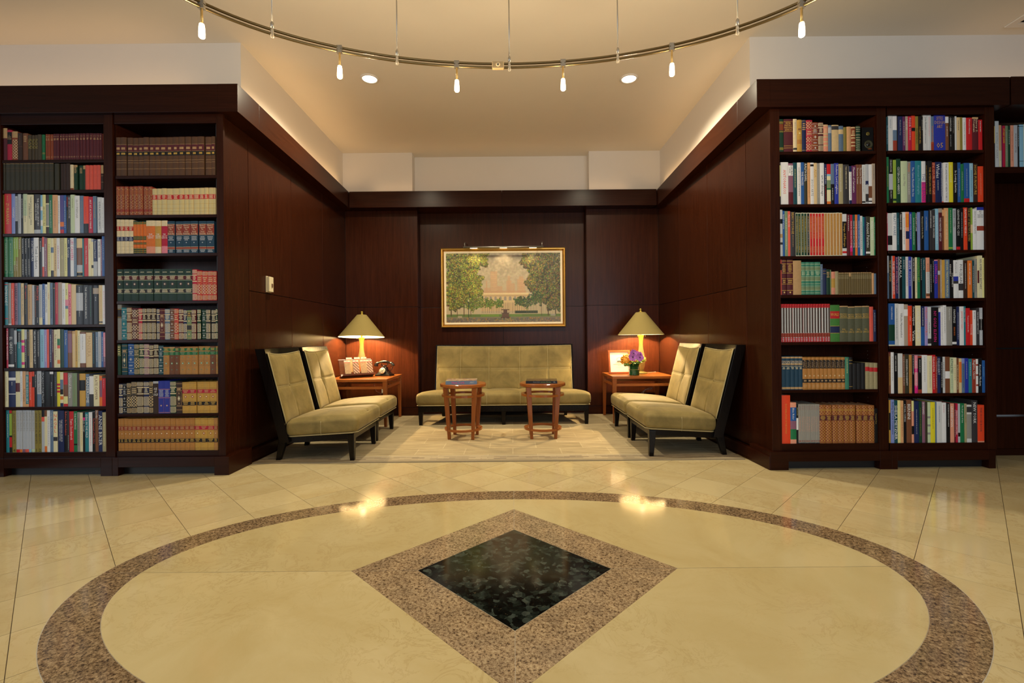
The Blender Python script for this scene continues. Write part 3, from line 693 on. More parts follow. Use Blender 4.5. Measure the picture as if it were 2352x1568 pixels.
def table_lamp(x, y, tilt, label, power):
    t = thing('table_lamp', (x, y, TT), label, 'lamp', 'matching table lamps in the alcove corners')
    b = MB(); b.lathe([(0, 0), (.078, 0), (.080, .008), (.070, .020), (.040, .028), (.034, .036)], seg=32); b.build('base', M_VASEG, t)
    b = MB(); b.lathe([(.030, .036), (.036, .06), (.050, .11), (.055, .16), (.052, .21), (.042, .27), (.030, .33), (.0255, .385), (.026, .43), (.031, .475), (.039, .505), (.044, .515), (.0, .516)], seg=32); b.build('body', M_VASEG, t)
    b = MB(); b.lathe([(.012, .51), (.012, .57), (.017, .575), (.017, .60), (0, .605)], seg=16); sk = b.build('socket', M_GOLD, t)
    bl = MB(); bl.blob((0, 0, .63), (.028, .028, .036)); bl.build('bulb', M_BULB, sk)
    for sx in (-1, 1):
        b = MB(); b.tube([(sx * .03, -.03, .56), (sx * .05, -.03, .55), (sx * .052, -.03, .505)], .0015, 5); b.blob((sx * .052, -.03, .50), .004, 6, 5); b.build('pull_chain', M_GOLD, t)
    piv = MB(); zr = .520; piv.lathe([(.300, 0), (.0625, .298), (.0605, .298), (.298, .0)], seg=56, cap=False)
    for k in range(56): pass
    vs = piv.v; n = len(vs) // 56
    sh = MB(); sh.lathe([(.300, 0), (.0625, .298)], seg=56, mi=0, cap=False); sh.lathe([(.0600, .297), (.2975, .0)], seg=56, mi=1, cap=False); sh.lathe([(.2975, 0), (.300, 0)], seg=56, mi=0, cap=False); sh.lathe([(.0625, .298), (.0600, .297)], seg=56, mi=0, cap=False)
    o = sh.build('lamp_shade', [M_SHADE, M_SHADEIN], t); o.location = (0, 0, zr); o.rotation_euler = (tilt, 0, 0)
    blocker = MB(); blocker.lathe([(0, .2935), (.0598, .2935), (.0598, .2955), (0, .2955)], seg=32); blocker.build('uplight_blocker', M_SHADE, o)  # disc added to close the shade top and block the bulb's uplight
    cp = MB(); cp.lathe([(.0, .2958), (.020, .2958), (.020, .312), (.012, .316), (.017, .328), (.018, .338), (.010, .348), (0, .350)], seg=20); cp.build('finial', plain('aged_brass', (.42, .30, .05), .35, .8), o)
    hp = MB()
    for k in range(3): hp.tube([(0, 0, .292), (.061 * math.cos(2 * PI * k / 3), .061 * math.sin(2 * PI * k / 3), .296)], .002, 5)
    hp.tube([(.018, 0, .06), (.05, 0, .13), (.045, 0, .22), (.006, 0, .29)], .0015, 5); hp.tube([(-.018, 0, .06), (-.05, 0, .13), (-.045, 0, .22), (-.006, 0, .29)], .0015, 5); hp.build('harp', M_GOLD, o)
    light('table_lamp_light', 'POINT', (0, 0, .665), power, (1.0, .74, .40), size=.03, parent=t)
    return t
table_lamp(-2.028, 6.24, math.radians(-3.2), 'table lamp with cone shade and yellow glass body, behind the brochure rack', 270)
table_lamp(1.715, 6.20, 0, 'table lamp with cone shade and yellow glass body, behind the flowers', 270)
# ---- old telephone
t = thing('telephone', (-1.712, 6.20, TT), 'black antique rotary telephone on the left end table', 'telephone', rz=math.radians(-12))
b = MB(); b.box(-.105, .105, -.075, .075, 0, .022); b.build('base', M_BLACK, t, bevel=.006)
b = MB()
ring0 = [(-.095, -.07, .022), (.095, -.07, .022), (.095, .07, .022), (-.095, .07, .022)]; ring1 = [(-.052, -.045, .062), (.052, -.045, .062), (.052, .045, .062), (-.052, .045, .062)]; ring2 = [(-.030, -.02, .118), (.030, -.02, .118), (.030, .03, .118), (-.030, .03, .118)]
b.hexa(ring0 + ring1); b.hexa(ring1 + ring2); b.build('body', M_BLACK, t, bevel=.004)
d = MB(); d.lathe([(0, 0), (.043, 0), (.043, .008), (.038, .010), (0, .010)], seg=32); dl = d.build('dial', plain('dial_plate', (.62, .55, .40), .3, .6), t); dl.location = (0, -.062, .070); dl.rotation_euler = (math.radians(62), 0, 0)
h = MB()
for k in range(10): a = PI * 1.75 * k / 10 + .3; h.lathe([(.0, 0), (.0072, 0), (.0072, .0012), (0, .0012)], (.029 * math.cos(a), .029 * math.sin(a), .0101), 10)
h.lathe([(.0, 0), (.015, 0), (.012, .002), (0, .002)], (0, 0, .0101), 16); h.build('finger_wheel', plain('dial_marks', (.10, .07, .045), .4), dl)
b = MB(); b.lathe([(.030, .116), (.022, .128), (.026, .140)], seg=16)
for sx in (-1, 1): b.tube([(sx * .02, 0, .135), (sx * .042, 0, .142), (sx * .045, 0, .162)], .006, 6)
b.build('cradle', M_BLACK, t)
b = MB(); pts = [(-.085 + .17 * i / 12, 0, .172 + .016 * math.sin(PI * i / 12)) for i in range(13)]; b.tube(pts, [.013 + .006 * math.sin(PI * i / 12) for i in range(13)], 10)
for sx in (-1, 1): b.tube([(sx * .080, 0, .176), (sx * .105, 0, .168), (sx * .118, 0, .150), (sx * .122, 0, .128)], [.013, .019, .026, .029], 12)
b.build('handset', M_BLACK, t)
b = MB(); b.tube([(.122, 0, .125), (.118, -.01, .10), (.10, -.02, .075), (.085, -.02, .05), (.08, .0, .04)], .004, 6); b.build('cord', M_BLACK, t)
# ---- brochure rack and brochures
t = thing('brochure_rack', (-1.985, 5.965, TT + .0045), 'slanted dark wood brochure rack on the left end table', 'rack', rz=math.radians(40))
M_RACK = wood('rack_wood', (.05, .016, .008), (.12, .04, .018), .35, 'x')
b = MB(); ang = math.radians(18)
def slant(y, z): return (y + z * math.sin(ang), z * math.cos(ang))
def sbox(mb, x0, x1, d0, d1, h0, h1, mi=0):
    pts = []
    for h in (h0, h1):
        for x, dd in ((x0, d0), (x1, d0), (x1, d1), (x0, d1)):
            pts.append((x, dd * math.cos(ang) + h * math.sin(ang), -dd * math.sin(ang) + h * math.cos(ang)))
    mb.hexa(pts, mi)
sbox(b, -.21, .21, .040, .052, .0135, .245); b.build('back_board', M_RACK, t)
b = MB(); sbox(b, -.212, .212, -.055, .052, 0.0135 + .0, .022); b.build('ledge', M_RACK, t); b = MB(); sbox(b, -.212, .212, -.063, -.055, .0135, .036); b.build('lip', M_RACK, t)
b = MB(); sbox(b, -.21, .21, .015, .022, .022, .050); b.build('step', M_WHITE, t)
b = MB(); sbox(b, -.215, .215, .038, .054, .245, .253); b.build('top_edge', M_STEEL, t)
for sx in (-1, 1):
    b = MB(); b.box(sx * .2 - .006, sx * .2 + .006, .06, .105, -.004, .008); b.build('foot', M_RACK, t)
def vcol_mat(name):
    m = new(name); nt, b, o = nodes(m); a = nt.nodes.new('ShaderNodeVertexColor'); a.layer_name = 'Col'
    nt.links.new(a.outputs[0], b.inputs['Base Color']); b.inputs['Roughness'].default_value = .4; return m
def paint_grid(name, w, h, nx, nz, colfn, mat, parent=None):
    """A flat printed or painted sheet in the local x-z plane, one colour per small square."""
    vs = [(-w / 2 + w * i / nx, 0, h * j / nz) for j in range(nz + 1) for i in range(nx + 1)]
    fs = [(j * (nx + 1) + i, j * (nx + 1) + i + 1, (j + 1) * (nx + 1) + i + 1, (j + 1) * (nx + 1) + i) for j in range(nz) for i in range(nx)]
    me = bpy.data.meshes.new(name); me.from_pydata(vs, [], fs); me.materials.append(mat)
    at = me.color_attributes.new('Col', 'FLOAT_COLOR', 'CORNER')
    flat = []
    for j in range(nz):
        for i in range(nx): c = colfn(i, j); flat += [c[0], c[1], c[2], 1.0] * 4
    at.data.foreach_set('color', flat)
    o = bpy.data.objects.new(name, me); COL.objects.link(o)
    if parent: o.parent = parent
    return o
M_PRINT = vcol_mat('printed_sheet')
rb = random.Random(4)
def leaflet(kind):
    def f(i, j):
        v = j / 42.0
        if v > .86:
            if kind == 1 and 8 < i < 11 and .90 < v < .95: return lin((200, 60, 40))
            return lin((238, 226, 205)) if not (6 < i < 12 and .91 < v < .95) else lin((205, 110, 80))
        if v > .82: return lin((190, 78, 45))
        if kind == 0:
            c = 130 + 60 * ((i * 7 + j * 3) % 5 > 2) + rb.randint(-40, 30); return lin((min(255, c + 30), c, max(0, c - 45)))
        if kind == 1:
            d = (i + j) % 9; c = 190 if d > 2 else 70; c += rb.randint(-25, 20); return lin((min(255, c + 15), c - 20, max(0, c - 50)))
        e = math.hypot(i - 9, (j - 20) * .5) / 9; return lin((int(235 - 60 * e), int(150 - 60 * min(1, e)), int(70 - 30 * min(1, e))))
    return f
lv = [((-.135, -.036), 0), ((-.025, -.036), 1), ((.072, -.036), 0), ((.155, -.036), 1), ((-.08, .027), 3), ((.025, .027), 2), ((.115, .027), 3)]
LB = ['front row, first from the rack left end', 'front row, second from the rack left end', 'front row, third from the rack left end', 'front row, at the rack right end', 'back row, above the first gap', 'back row, middle one with orange picture', 'back row, above the last gap']
Mtx = Matrix.Translation((-1.985, 5.965, TT + .0045)) @ Matrix.Rotation(math.radians(40), 4, 'Z') @ Matrix.Rotation(-ang, 4, 'X')
for (sp, kind), lb in zip(lv, LB):
    front = sp[1] < 0; tg = thing('brochure', (0, 0, 0), 'tall white headed brochure in the slanted rack, ' + lb, 'brochure', 'brochures in the rack')
    w = .076 if front else .074
    b = MB(); b.box(-w / 2, w / 2, .0006, .004, 0, .195); b.build('leaves', M_WHITE, tg)
    paint_grid('cover', w, .195, 18, 42, leaflet(kind if kind < 3 else 0), M_PRINT, tg)
    tg.matrix_world = Mtx @ Matrix.Translation((sp[0], sp[1], .0225 if front else .078))
# ---- flowers in their glass, certificate in its frame
vx, vy = W(1458, 850, 5.95)[0], 5.98
M_VG = new('dark_green_glass'); nt, b_, o_ = nodes(M_VG); b_.inputs['Base Color'].default_value = (.012, .075, .022, 1); b_.inputs['Roughness'].default_value = .08; b_.inputs['Coat Weight'].default_value = .6; b_.inputs['Coat Roughness'].default_value = .04
b = MB(); b.lathe([(0, .0), (.062, .0), (.065, .004), (.065, .010), (.0645, .011), (.0645, .150), (.060, .150), (.060, .02), (0, .02)], seg=36)
vs_ = b.build('glass_vase', M_VG, loc=(vx, vy, TT)); tag(vs_, 'short green glass cylinder vase holding the mixed flowers', 'vase')
b = MB(); b.lathe([(.0653, .070), (.0657, .071), (.0657, .074), (.0653, .075)], seg=36, cap=False); b.build('raffia_band', plain('raffia', (.25, .30, .06), .7), vs_)
bq = thing('flower_bouquet', (vx, vy, TT + .152), 'dense bouquet of purple orchids, orange and green blooms in vase', 'flowers')
rf = random.Random(7)
M_ORA, M_PUR, M_PUR2, M_GRN, M_LIM, M_LEAF = (plain(n, c, .6, var=.25, vs=120) for n, c in (('orange_petal', (.80, .36, .03)), ('orchid_petal', (.42, .13, .52)), ('orchid_heart', (.07, .01, .12)), ('green_petal', (.20, .36, .07)), ('lime_petal', (.48, .55, .05)), ('bouquet_leaf', (.05, .17, .03))))
def cluster(name, c, r, n, pr, mat):
    mb = MB(); mb.blob(c, (r * .8, r * .8, r * .8), 10, 7)
    for k in range(n):
        z = rf.uniform(-.7, 1); a = rf.uniform(0, 2 * PI); q = math.sqrt(max(0, 1 - z * z)); d = Vector((q * math.cos(a), q * math.sin(a), z))
        p = Vector(c) + d * r * rf.uniform(.85, 1.0); mb.blob(tuple(p), (pr, pr, pr * .8), 6, 4)
    mb.build(name, mat, bq)
cluster('hydrangea', (-.105, -.02, .040), .072, 110, .011, M_ORA); cluster('hydrangea', (.095, .01, .045), .056, 90, .009, M_LIM)
cluster('hydrangea', (-.10, -.035, -.005), .040, 50, .010, M_GRN)
def carnation(c, r):
    mb = MB()
    for ring, (n, rr, zz) in enumerate(((8, 1.0, -.1), (7, .75, .15), (5, .45, .35), (3, .2, .45))):
        for k in range(n):
            a = 2 * PI * k / n + ring * .4; d = Vector((math.cos(a), math.sin(a), 0)); up_ = Vector((0, -.6, .8)); sd = d.cross(Vector((0, 0, 1)))
            base = Vector(c) + Vector((0, -.25 * r, .5 * r)) * zz
            p = [base + d * r * .15, base + d * r * rr * .8 + sd * r * .35, base + d * r * rr * 1.05 + Vector((0, -.1, .18)) * r, base + d * r * rr * .8 - sd * r * .35]
            mb.add([tuple(q) for q in p], [(0, 1, 2, 3)], 0, False)
    mb.build('carnation', M_GRN, bq)
for c, r in (((-.01, -.085, .005), .052), ((.045, -.075, .012), .042), ((-.045, -.07, .015), .040), ((.015, -.07, .040), .040)): carnation(c, r)
def orchid(c, r, tz):
    mb = MB()
    for k in range(5):
        a = 2 * PI * k / 5 + tz; w = .5 if k % 2 else .62
        n = 8; pts = []
        for i in range(n):
            t_ = 2 * PI * i / n; px, pz = r * (.55 + .5 * math.cos(t_)), r * w * math.sin(t_)
            pts.append((c[0] + px * math.cos(a) - pz * math.sin(a), c[1] - .018 - .006 * math.cos(t_) - .003 * k, c[2] + px * math.sin(a) + pz * math.cos(a)))
        mb.add(pts, [tuple(range(n))], 0, False)
    mb.blob((c[0], c[1] - .040, c[2]), (r * .22, .010, r * .22), 8, 6, 1)
    mb.build('orchid', [M_PUR, M_PUR2], bq)
for c, r, tz in (((-.045, -.075, .085), .052, .3), ((.045, -.075, .078), .050, 1.0), ((-.030, -.06, .135), .045, .6), ((.055, -.055, .118), .030, .1), ((.02, -.05, .128), .030, .9)): orchid(c, r, tz)
for k in range(14):
    a = 2 * PI * k / 14 + rf.uniform(-.2, .2); L = rf.uniform(.09, .16); mb = MB(); d = Vector((math.cos(a), math.sin(a) * .8, rf.uniform(.0, .35))); sd = Vector((-math.sin(a), math.cos(a), 0)); o0 = Vector((0, 0, -.005))
    p = [o0 + d * L * .35, o0 + d * L * .7 + sd * .014, o0 + d * L * 1.05 + Vector((0, 0, -.02)), o0 + d * L * .7 - sd * .014]
    mb.add([tuple(q) for q in p], [(0, 1, 2, 3)]); mb.add([tuple(q + Vector((0, 0, -.001))) for q in p], [(3, 2, 1, 0)]); mb.build('leaf', M_LIM if k % 5 == 0 else M_LEAF, bq)
st = MB()
for k in range(9): st.tube([(.03 * math.cos(k), .03 * math.sin(k), -.13), (.04 * math.cos(k * 1.3), .04 * math.sin(k * 1.3), .0)], .003, 5)
st.build('stems', M_LEAF, bq)
# framed certificate, leaning back
fx, fy = W(1422, 830, 6.22)[0], 6.16
cf = thing('framed_certificate', (fx, fy, TT), 'certificate with green arc emblem in reddish wood frame beside the flowers', 'picture frame', rz=math.radians(5)); 
lean = bpy.data.objects.new('x', None); bpy.data.objects.remove(lean)
M_FRW = wood('certificate_frame_wood', (.22, .055, .02), (.36, .10, .035), .35, 'x')
la = math.radians(9)
def lbox(mb, x0, x1, d0, d1, h0, h1):
    pts = []
    for h in (h0, h1):
        for x, dd in ((x0, d0), (x1, d0), (x1, d1), (x0, d1)): pts.append((x, dd * math.cos(la) + h * math.sin(la), -dd * math.sin(la) + h * math.cos(la) + .003))
    mb.hexa(pts)
fw, fh = .150, .315
for a0, a1, h0, h1 in ((-fw, -fw + .024, 0, fh), (fw - .024, fw, 0, fh)): 
    b = MB(); lbox(b, a0, a1, -.0, .018, h0, h1); b.build('frame_side', M_FRW, cf, bevel=.002)
for h0, h1 in ((0, .024), (fh - .024, fh)):
    b = MB(); lbox(b, -fw + .0245, fw - .0245, .0, .018, h0, h1); b.build('frame_side', M_FRW, cf, bevel=.002)
b = MB(); lbox(b, -fw + .02, fw - .02, .010, .014, .02, fh - .02); b.build('certificate_sheet', plain('certificate_paper', (.84, .82, .70), .5), cf)
b = MB(); lbox(b, -fw + .03, fw - .03, .0185, .022, .03, fh - .03); lbox(b, -.03, .03, .022, .028, .0, .18); 
b.hexa([(-.03, .03, .17), (.03, .03, .17), (.03, .034, .17), (-.03, .034, .17), (-.03, .12, 0), (.03, .12, 0), (.03, .124, 0), (-.03, .124, 0)][::1]); b.build('easel_back', M_DARK, cf, fix=True)
em = MB()
def lp(x, h, d=.0095): return (x, d * math.cos(la) + h * math.sin(la), -d * math.sin(la) + h * math.cos(la) + .003)
for k in range(28):
    a0, a1 = -.35 + (PI + .7) * k / 28, -.35 + (PI + .7) * (k + 1) / 28
    em.add([lp(.036 * math.cos(a) + 0, .185 + .036 * math.sin(a)) for a in (a0, a1)] + [lp(.030 * math.cos(a), .185 + .030 * math.sin(a)) for a in (a1, a0)], [(0, 1, 2, 3)])
em.build('emblem', plain('emblem_teal', (.10, .38, .30), .5), cf)
em = MB(); ri = random.Random(3)
for h, x0, x1, hh in ((.176, -.014, .014, .004), (.146, -.018, .018, .003), (.122, -.085, .085, .006), (.108, -.024, .024, .004), (.085, -.05, .05, .0025)):
    x = x0
    while x < x1:
        wd_ = ri.uniform(.004, .010); em.add([lp(x, h), lp(min(x + wd_, x1), h), lp(min(x + wd_, x1), h + hh), lp(x, h + hh)], [(0, 1, 2, 3)]); x += wd_ + .002
em.build('lettering', plain('certificate_ink', (.34, .27, .16), .5), cf)
# lamp cords
b = MB(); b.tube([(1.802, 6.25, TT + .004), (1.86, 6.27, TT + .008), (1.93, 6.30, TT + .012), (1.97, 6.38, TT + .004), (1.98, 6.46, TT + .003)], .0035, 6)
tag(b.build('power_cord', plain('cream_cord', (.55, .48, .34), .5)), 'cream lamp cord looping across the flower table top', 'cord')
b = MB(); b.tube([(1.78, 6.45, .30), (1.80, 6.40, .34), (1.86, 6.38, .38), (1.93, 6.40, .385), (1.90, 6.42, .36), (1.84, 6.45, .36), (1.76, 6.48, .20), (1.74, 6.50, .02)], .005, 6)
tag(b.build('power_cord', plain('grey_cord', (.30, .28, .25), .4)), 'grey coiled cord hanging beneath the flower table', 'cord')
b = MB(); b.tube([(-1.95, 6.50, .50), (-1.92, 6.46, .42), (-1.90, 6.46, .36), (-1.84, 6.47, .33), (-1.78, 6.48, .36), (-1.72, 6.49, .45), (-1.72, 6.50, .56)], .0035, 6)
tag(b.build('power_cord', plain('grey_cord', (.30, .28, .25), .4)), 'thin grey cord hanging beneath the telephone table', 'cord')
b = MB(); b.box(-1.86, -1.80, YB - .012, YB - .0005, .32, .40); tag(b.build('wall_outlet', plain('outlet_plate', (.35, .33, .30), .5), bevel=.003), 'pale outlet plate on the back wall beneath the telephone table', 'outlet')
# ---- books lying on the round tables
def lying_book(x, y, z, w, d, h, rz, cover, spine, label, words):
    t = thing('book', (x, y, z), label, 'book', 'books on the round tables', rz)
    b = MB(); b.box(-w / 2, w / 2, -d / 2, d / 2, 0, .003); b.box(-w / 2, w / 2, -d / 2, d / 2, h - .003, h, 1); b.box(-w / 2, w / 2, -d / 2 - .0005, -d / 2 + .003, .003, h - .003, 2)
    b.build('cover', [spine, cover, spine], t)
    b = MB(); b.box(-w / 2 + .004, w / 2 - .004, -d / 2 + .004, d / 2 - .004, .0032, h - .0032); b.build('page_block', M_PAGES, t)
    return t
def photo_cover(name, cols, sc):
    m = new(name); nt, b, o = nodes(m); n = noise(nt, coords(nt), sc, 4, .6, .8); r = ramp(nt, n.outputs['Fac'], cols); nt.links.new(r.outputs[0], b.inputs['Base Color']); b.inputs['Roughness'].default_value = .25; return m
# ================================================================ PAINTING AND ITS LAMP
import numpy as np
def painting_pixels(nx, nz):
    rng = np.random.default_rng(11)
    im = np.zeros((nz, nx, 3)); X, Z = np.meshgrid(np.arange(nx) / nx, np.arange(nz) / nz)   # z up
    top, low = np.array([158, 146, 122.]), np.array([190, 172, 136.])
    k = np.clip((Z - .38) / .62, 0, 1)[..., None]; im[:] = low * (1 - k) + top * k
    def smooth(a, n):
        for _ in range(n): a = (a + np.roll(a, 1, 0) + np.roll(a, -1, 0) + np.roll(a, 1, 1) + np.roll(a, -1, 1)) / 5
        return a
    cl = smooth(rng.normal(size=(nz, nx)), 14); cl /= cl.std(); im += (np.clip(cl, -1.5, 2) * 9 * np.clip((Z - .45) * 3, 0, 1))[..., None] * np.array([1, .9, .8])
    def rect(x0, x1, z0, z1, c, a=1.0):
        m = (X >= x0) & (X < x1) & (Z >= z0) & (Z < z1); im[m] = im[m] * (1 - a) + np.array(c, float) * a
    haze = [190, 148, 108]
    for x0, x1, zt in ((.33, .385, .50), (.385, .445, .735), (.445, .49, .52), (.525, .57, .60), (.535, .558, .67), (.57, .60, .56), (.62, .69, .62), (.635, .675, .66), (.345, .36, .60), (.30, .70, .455)): rect(x0, x1, .40, zt, haze, .62)
    for i in range(14): rect(.39, .44, .46 + i * .019, .466 + i * .019, [215, 178, 130], .5)
    for i in range(9): rect(.628, .685, .45 + i * .019, .455 + i * .019, [215, 178, 130], .5)
    rect(.30, .72, .16, .425, [206, 178, 128]); rect(.30, .72, .405, .425, [226, 200, 150]); rect(.30, .72, .375, .382, [160, 130, 92])
    for i in range(9):
        cx = .345 + i * .0425
        m = (np.abs(X - cx) < .011) & (Z > .315) & (Z < .355); im[m] = [150, 140, 125]
        m = ((X - cx) ** 2 / .011 ** 2 + (Z - .355) ** 2 / .016 ** 2 < 1); im[m] = [150, 140, 125]
    for i in range(26): rect(.31 + i * .0155, .315 + i * .0155, .13, .285, [120, 98, 80], .75)
    rect(0, 1, 0, .115, [128, 118, 92]); rect(0, 1, .075, .118, [96, 118, 54]); rect(.30, .46, .082, .112, [112, 142, 52]); rect(.56, .66, .082, .112, [104, 132, 56]); rect(.60, .80, .125, .165, [52, 62, 40]); rect(0, 1, 0, .06, [112, 102, 88])
    m = ((X - .55) / .14) ** 2 + ((Z - .048) / .014) ** 2 < 1; im[m] = [92, 104, 78]
    def dabs(n, sampler, pal, size, jitter=18):
        for _ in range(n):
            x, z = sampler();
            if not (0 <= x < 1 and 0 <= z < 1): continue
            c = np.array(pal[rng.integers(len(pal))], float) + rng.normal(0, jitter, 3) * .5
            rx, rz = size * rng.uniform(.5, 1.3), size * rng.uniform(.5, 1.3)
            i0, i1 = int(max(0, (x - rx) * nx)), int(min(nx, (x + rx) * nx + 1)); j0, j1 = int(max(0, (z - rz * 1.6) * nz)), int(min(nz, (z + rz * 1.6) * nz + 1))
            if i1 > i0 and j1 > j0:
                u = (X[j0:j1, i0:i1] - x) / rx; v_ = (Z[j0:j1, i0:i1] - z) / (rz * 1.6); al = np.clip(1.35 * (1 - u * u - v_ * v_), 0, .85)[..., None]
                im[j0:j1, i0:i1] = im[j0:j1, i0:i1] * (1 - al) + c * al
    def shade(pal, k): return [[v * k for v in c] for c in pal]
    def crown(cx, cz, rx, rz):
        def f():
            a = rng.uniform(0, 2 * np.pi); r = np.sqrt(rng.uniform()) * (1 + .22 * np.sin(a * 5 + cx * 40) + .15 * np.sin(a * 9 + cz * 30)); return cx + rx * r * np.cos(a), cz + rz * r * np.sin(a)
        return f
    # trunks behind the crowns
    for x, w in ((.035, .010), (.09, .006), (.15, .006), (.21, .005), (.83, .006), (.885, .012), (.95, .008)): rect(x, x + w, .09, .55, [84, 66, 42], .9)
    LG = [[104, 112, 30], [132, 136, 36], [84, 96, 28], [150, 148, 52], [116, 92, 34], [70, 84, 30], [172, 166, 80]]
    for c in ((.06, .80, .15, .28), (.17, .88, .15, .16), (.10, .55, .14, .24), (.20, .62, .10, .16), (.27, .90, .09, .11), (.04, .36, .08, .18), (.15, .38, .12, .16), (.24, .46, .07, .10)):
        dabs(420, crown(*c), shade(LG, .62), .011); dabs(900, crown(c[0] + .008, c[1] + .012, c[2], c[3]), LG, .0058, 34); dabs(160, crown(c[0] + .012, c[1] + .03, c[2] * .9, c[3] * .8), shade(LG, 1.35), .0042, 30)
    for c in ((.22, .27, .07, .10), (.30, .29, .06, .09), (.38, .27, .04, .06), (.46, .27, .035, .06)): dabs(420, crown(*c), [[110, 124, 40], [84, 104, 34], [140, 146, 56], [66, 80, 30]], .0055, 30)
    RG = [[84, 86, 38], [66, 72, 36], [104, 98, 42], [52, 60, 34], [124, 112, 58], [96, 78, 40], [140, 124, 56]]
    for c in ((.93, .80, .11, .26), (.82, .88, .13, .16), (.90, .52, .12, .24), (.79, .74, .07, .12), (.72, .88, .06, .09), (.95, .34, .07, .18), (.75, .56, .05, .10), (.83, .40, .08, .12)):
        dabs(420, crown(*c), shade(RG, .60), .011); dabs(900, crown(c[0] - .006, c[1] + .012, c[2], c[3]), RG, .0058, 34); dabs(110, crown(c[0] - .01, c[1] + .03, c[2] * .9, c[3] * .8), shade(RG, 1.4), .0042, 30)
    for c in ((.64, .30, .045, .06), (.70, .28, .05, .08), (.78, .34, .06, .10)): dabs(400, crown(*c), [[72, 92, 40], [56, 76, 36], [96, 108, 50], [44, 60, 32]], .0055, 30)
    for x in np.arange(.70, .99, .012): rect(x, x + .004, .12, .30, [104, 104, 74], .45)
    # fountain, lamp post, bench
    rect(.475, .555, .055, .075, [84, 62, 46]); rect(.485, .545, .075, .125, [98, 72, 54]); rect(.478, .552, .125, .135, [78, 58, 44]); rect(.50, .53, .135, .175, [92, 68, 52]); rect(.478, .552, .172, .185, [96, 74, 56])
    rect(.191, .196, .055, .30, [44, 54, 38]); rect(.188, .199, .30, .325, [200, 190, 150]); rect(.186, .201, .05, .06, [36, 46, 32])
    rect(.10, .135, .065, .095, [168, 156, 122]); rect(.91, .955, .085, .115, [150, 146, 128])
    dabs(260, lambda: (rng.uniform(0, 1), rng.uniform(.0, .06)), [[128, 118, 98], [98, 90, 80], [146, 128, 96], [170, 126, 60]], .008, 10)
    im += rng.normal(0, 5, im.shape)
    return np.clip(im, 0, 255)
PX, PZ = 380, 228
pix = painting_pixels(PX, PZ) / 255.0
pl_ = np.where(pix <= .04045, pix / 12.92, ((pix + .055) / 1.055) ** 2.4) * 0.82
pc = W(1156, 660, 6.70); PW, PH = 1.80, 1.145
pt = thing('framed_painting', (pc[0], YR - .001, pc[1]), 'large park landscape painting in gilt frame above the sofa', 'painting')
fr = MB(); hw, hh = PW / 2, PH / 2
prof = [(0, -.004), (0, -.052), (.010, -.060), (.024, -.058), (.038, -.036), (.044, -.030)]        # (inward, towards the room)
def frame_side(mb, prof, hw, hh, sides):
    for s in sides:
        def corner(inw, dep, e):
            x, z = hw - inw, hh - inw
            c = {0: (-x, z), 1: (x, z), 2: (x, -z), 3: (-x, -z)}[e]; return (c[0], dep, c[1])
        a, b = [(0, 1), (1, 2), (2, 3), (3, 0)][s]
        n = len(prof); vs = [corner(i, d, a) for i, d in prof] + [corner(i, d, b) for i, d in prof] + [corner(prof[-1][0], -.004, a), corner(prof[-1][0], -.004, b)]
        fs = [(k, k + 1, n + k + 1, n + k) for k in range(n - 1)] + [(n - 1, 2 * n, 2 * n + 1, 2 * n - 1), (0, n, 2 * n + 1, 2 * n)]
        mb.add(vs, fs)
for s in range(4):
    b = MB(); frame_side(b, prof, hw, hh, [s]); b.build('frame_side', M_GOLD, pt, fix=True)
b = MB(); frame_side(b, [(.044, -.030), (.046, -.034), (.072, -.026)], hw, hh, range(4)); b.build('liner', plain('linen_liner', (.72, .62, .44), .8), pt, fix=True)
M_OIL = new('oil_paint'); nt, b_, o_ = nodes(M_OIL); a_ = nt.nodes.new('ShaderNodeVertexColor'); a_.layer_name = 'Col'; nt.links.new(a_.outputs[0], b_.inputs['Base Color']); b_.inputs['Roughness'].default_value = .45
bump(nt, b_, noise(nt, coords(nt, 'Object', (1, 1, 1)), 160, 4).outputs['Fac'], .25, .002)
cv = paint_grid('canvas', PW - .144, PH - .144, PX, PZ, lambda i, j: pl_[j, i], M_OIL, pt); cv.location = (0, -.022, -(PH - .144) / 2)
b = MB(); b.box(-hw + .03, hw - .03, -.018, -.002, -hh + .03, hh - .03); b.build('stretcher_back', M_DARK, pt)
# picture lamp
lx0, lz0 = W(1064, 568, 6.58); lx1, lz1 = W(1248, 566, 6.58); lz = (lz0 + lz1) / 2
pl = thing('picture_lamp', ((lx0 + lx1) / 2, 6.58, lz), 'slim nickel picture lamp bar above the painting', 'lamp'); L2 = (lx1 - lx0) / 2
b = MB(); b.tube([(-L2, 0, 0), (L2, 0, 0)], .013, 12); b.build('lamp_bar', M_STEEL, pl)
for sx in (-1, 1):
    b = MB(); x = sx * (L2 - .02); b.tube([(x, 0, .01), (x + .0, -.005, .05), (x + .005, .02, .07), (x + .01, .09, .075), (x + .012, YR - 6.58 - .001, .085)], .006, 8); b.build('arm', M_STEEL, pl)
M_SPOT = plain('picture_lamp_glow', (1, .9, .7), .5, emit=(1.0, .78, .45), es=12)
for k in range(3):
    b = MB(); x = -.42 + .42 * k; b.box(x - .05, x + .05, .000, .009, -.0145, -.0125); b.build('lamp_lens', M_SPOT, pl)
    light('picture_light', 'SPOT', (x, .005, -.03), 3.4, (1.0, .74, .42), (math.radians(14), 0, 0), .02, spot=math.radians(125), blend=.8, parent=pl)
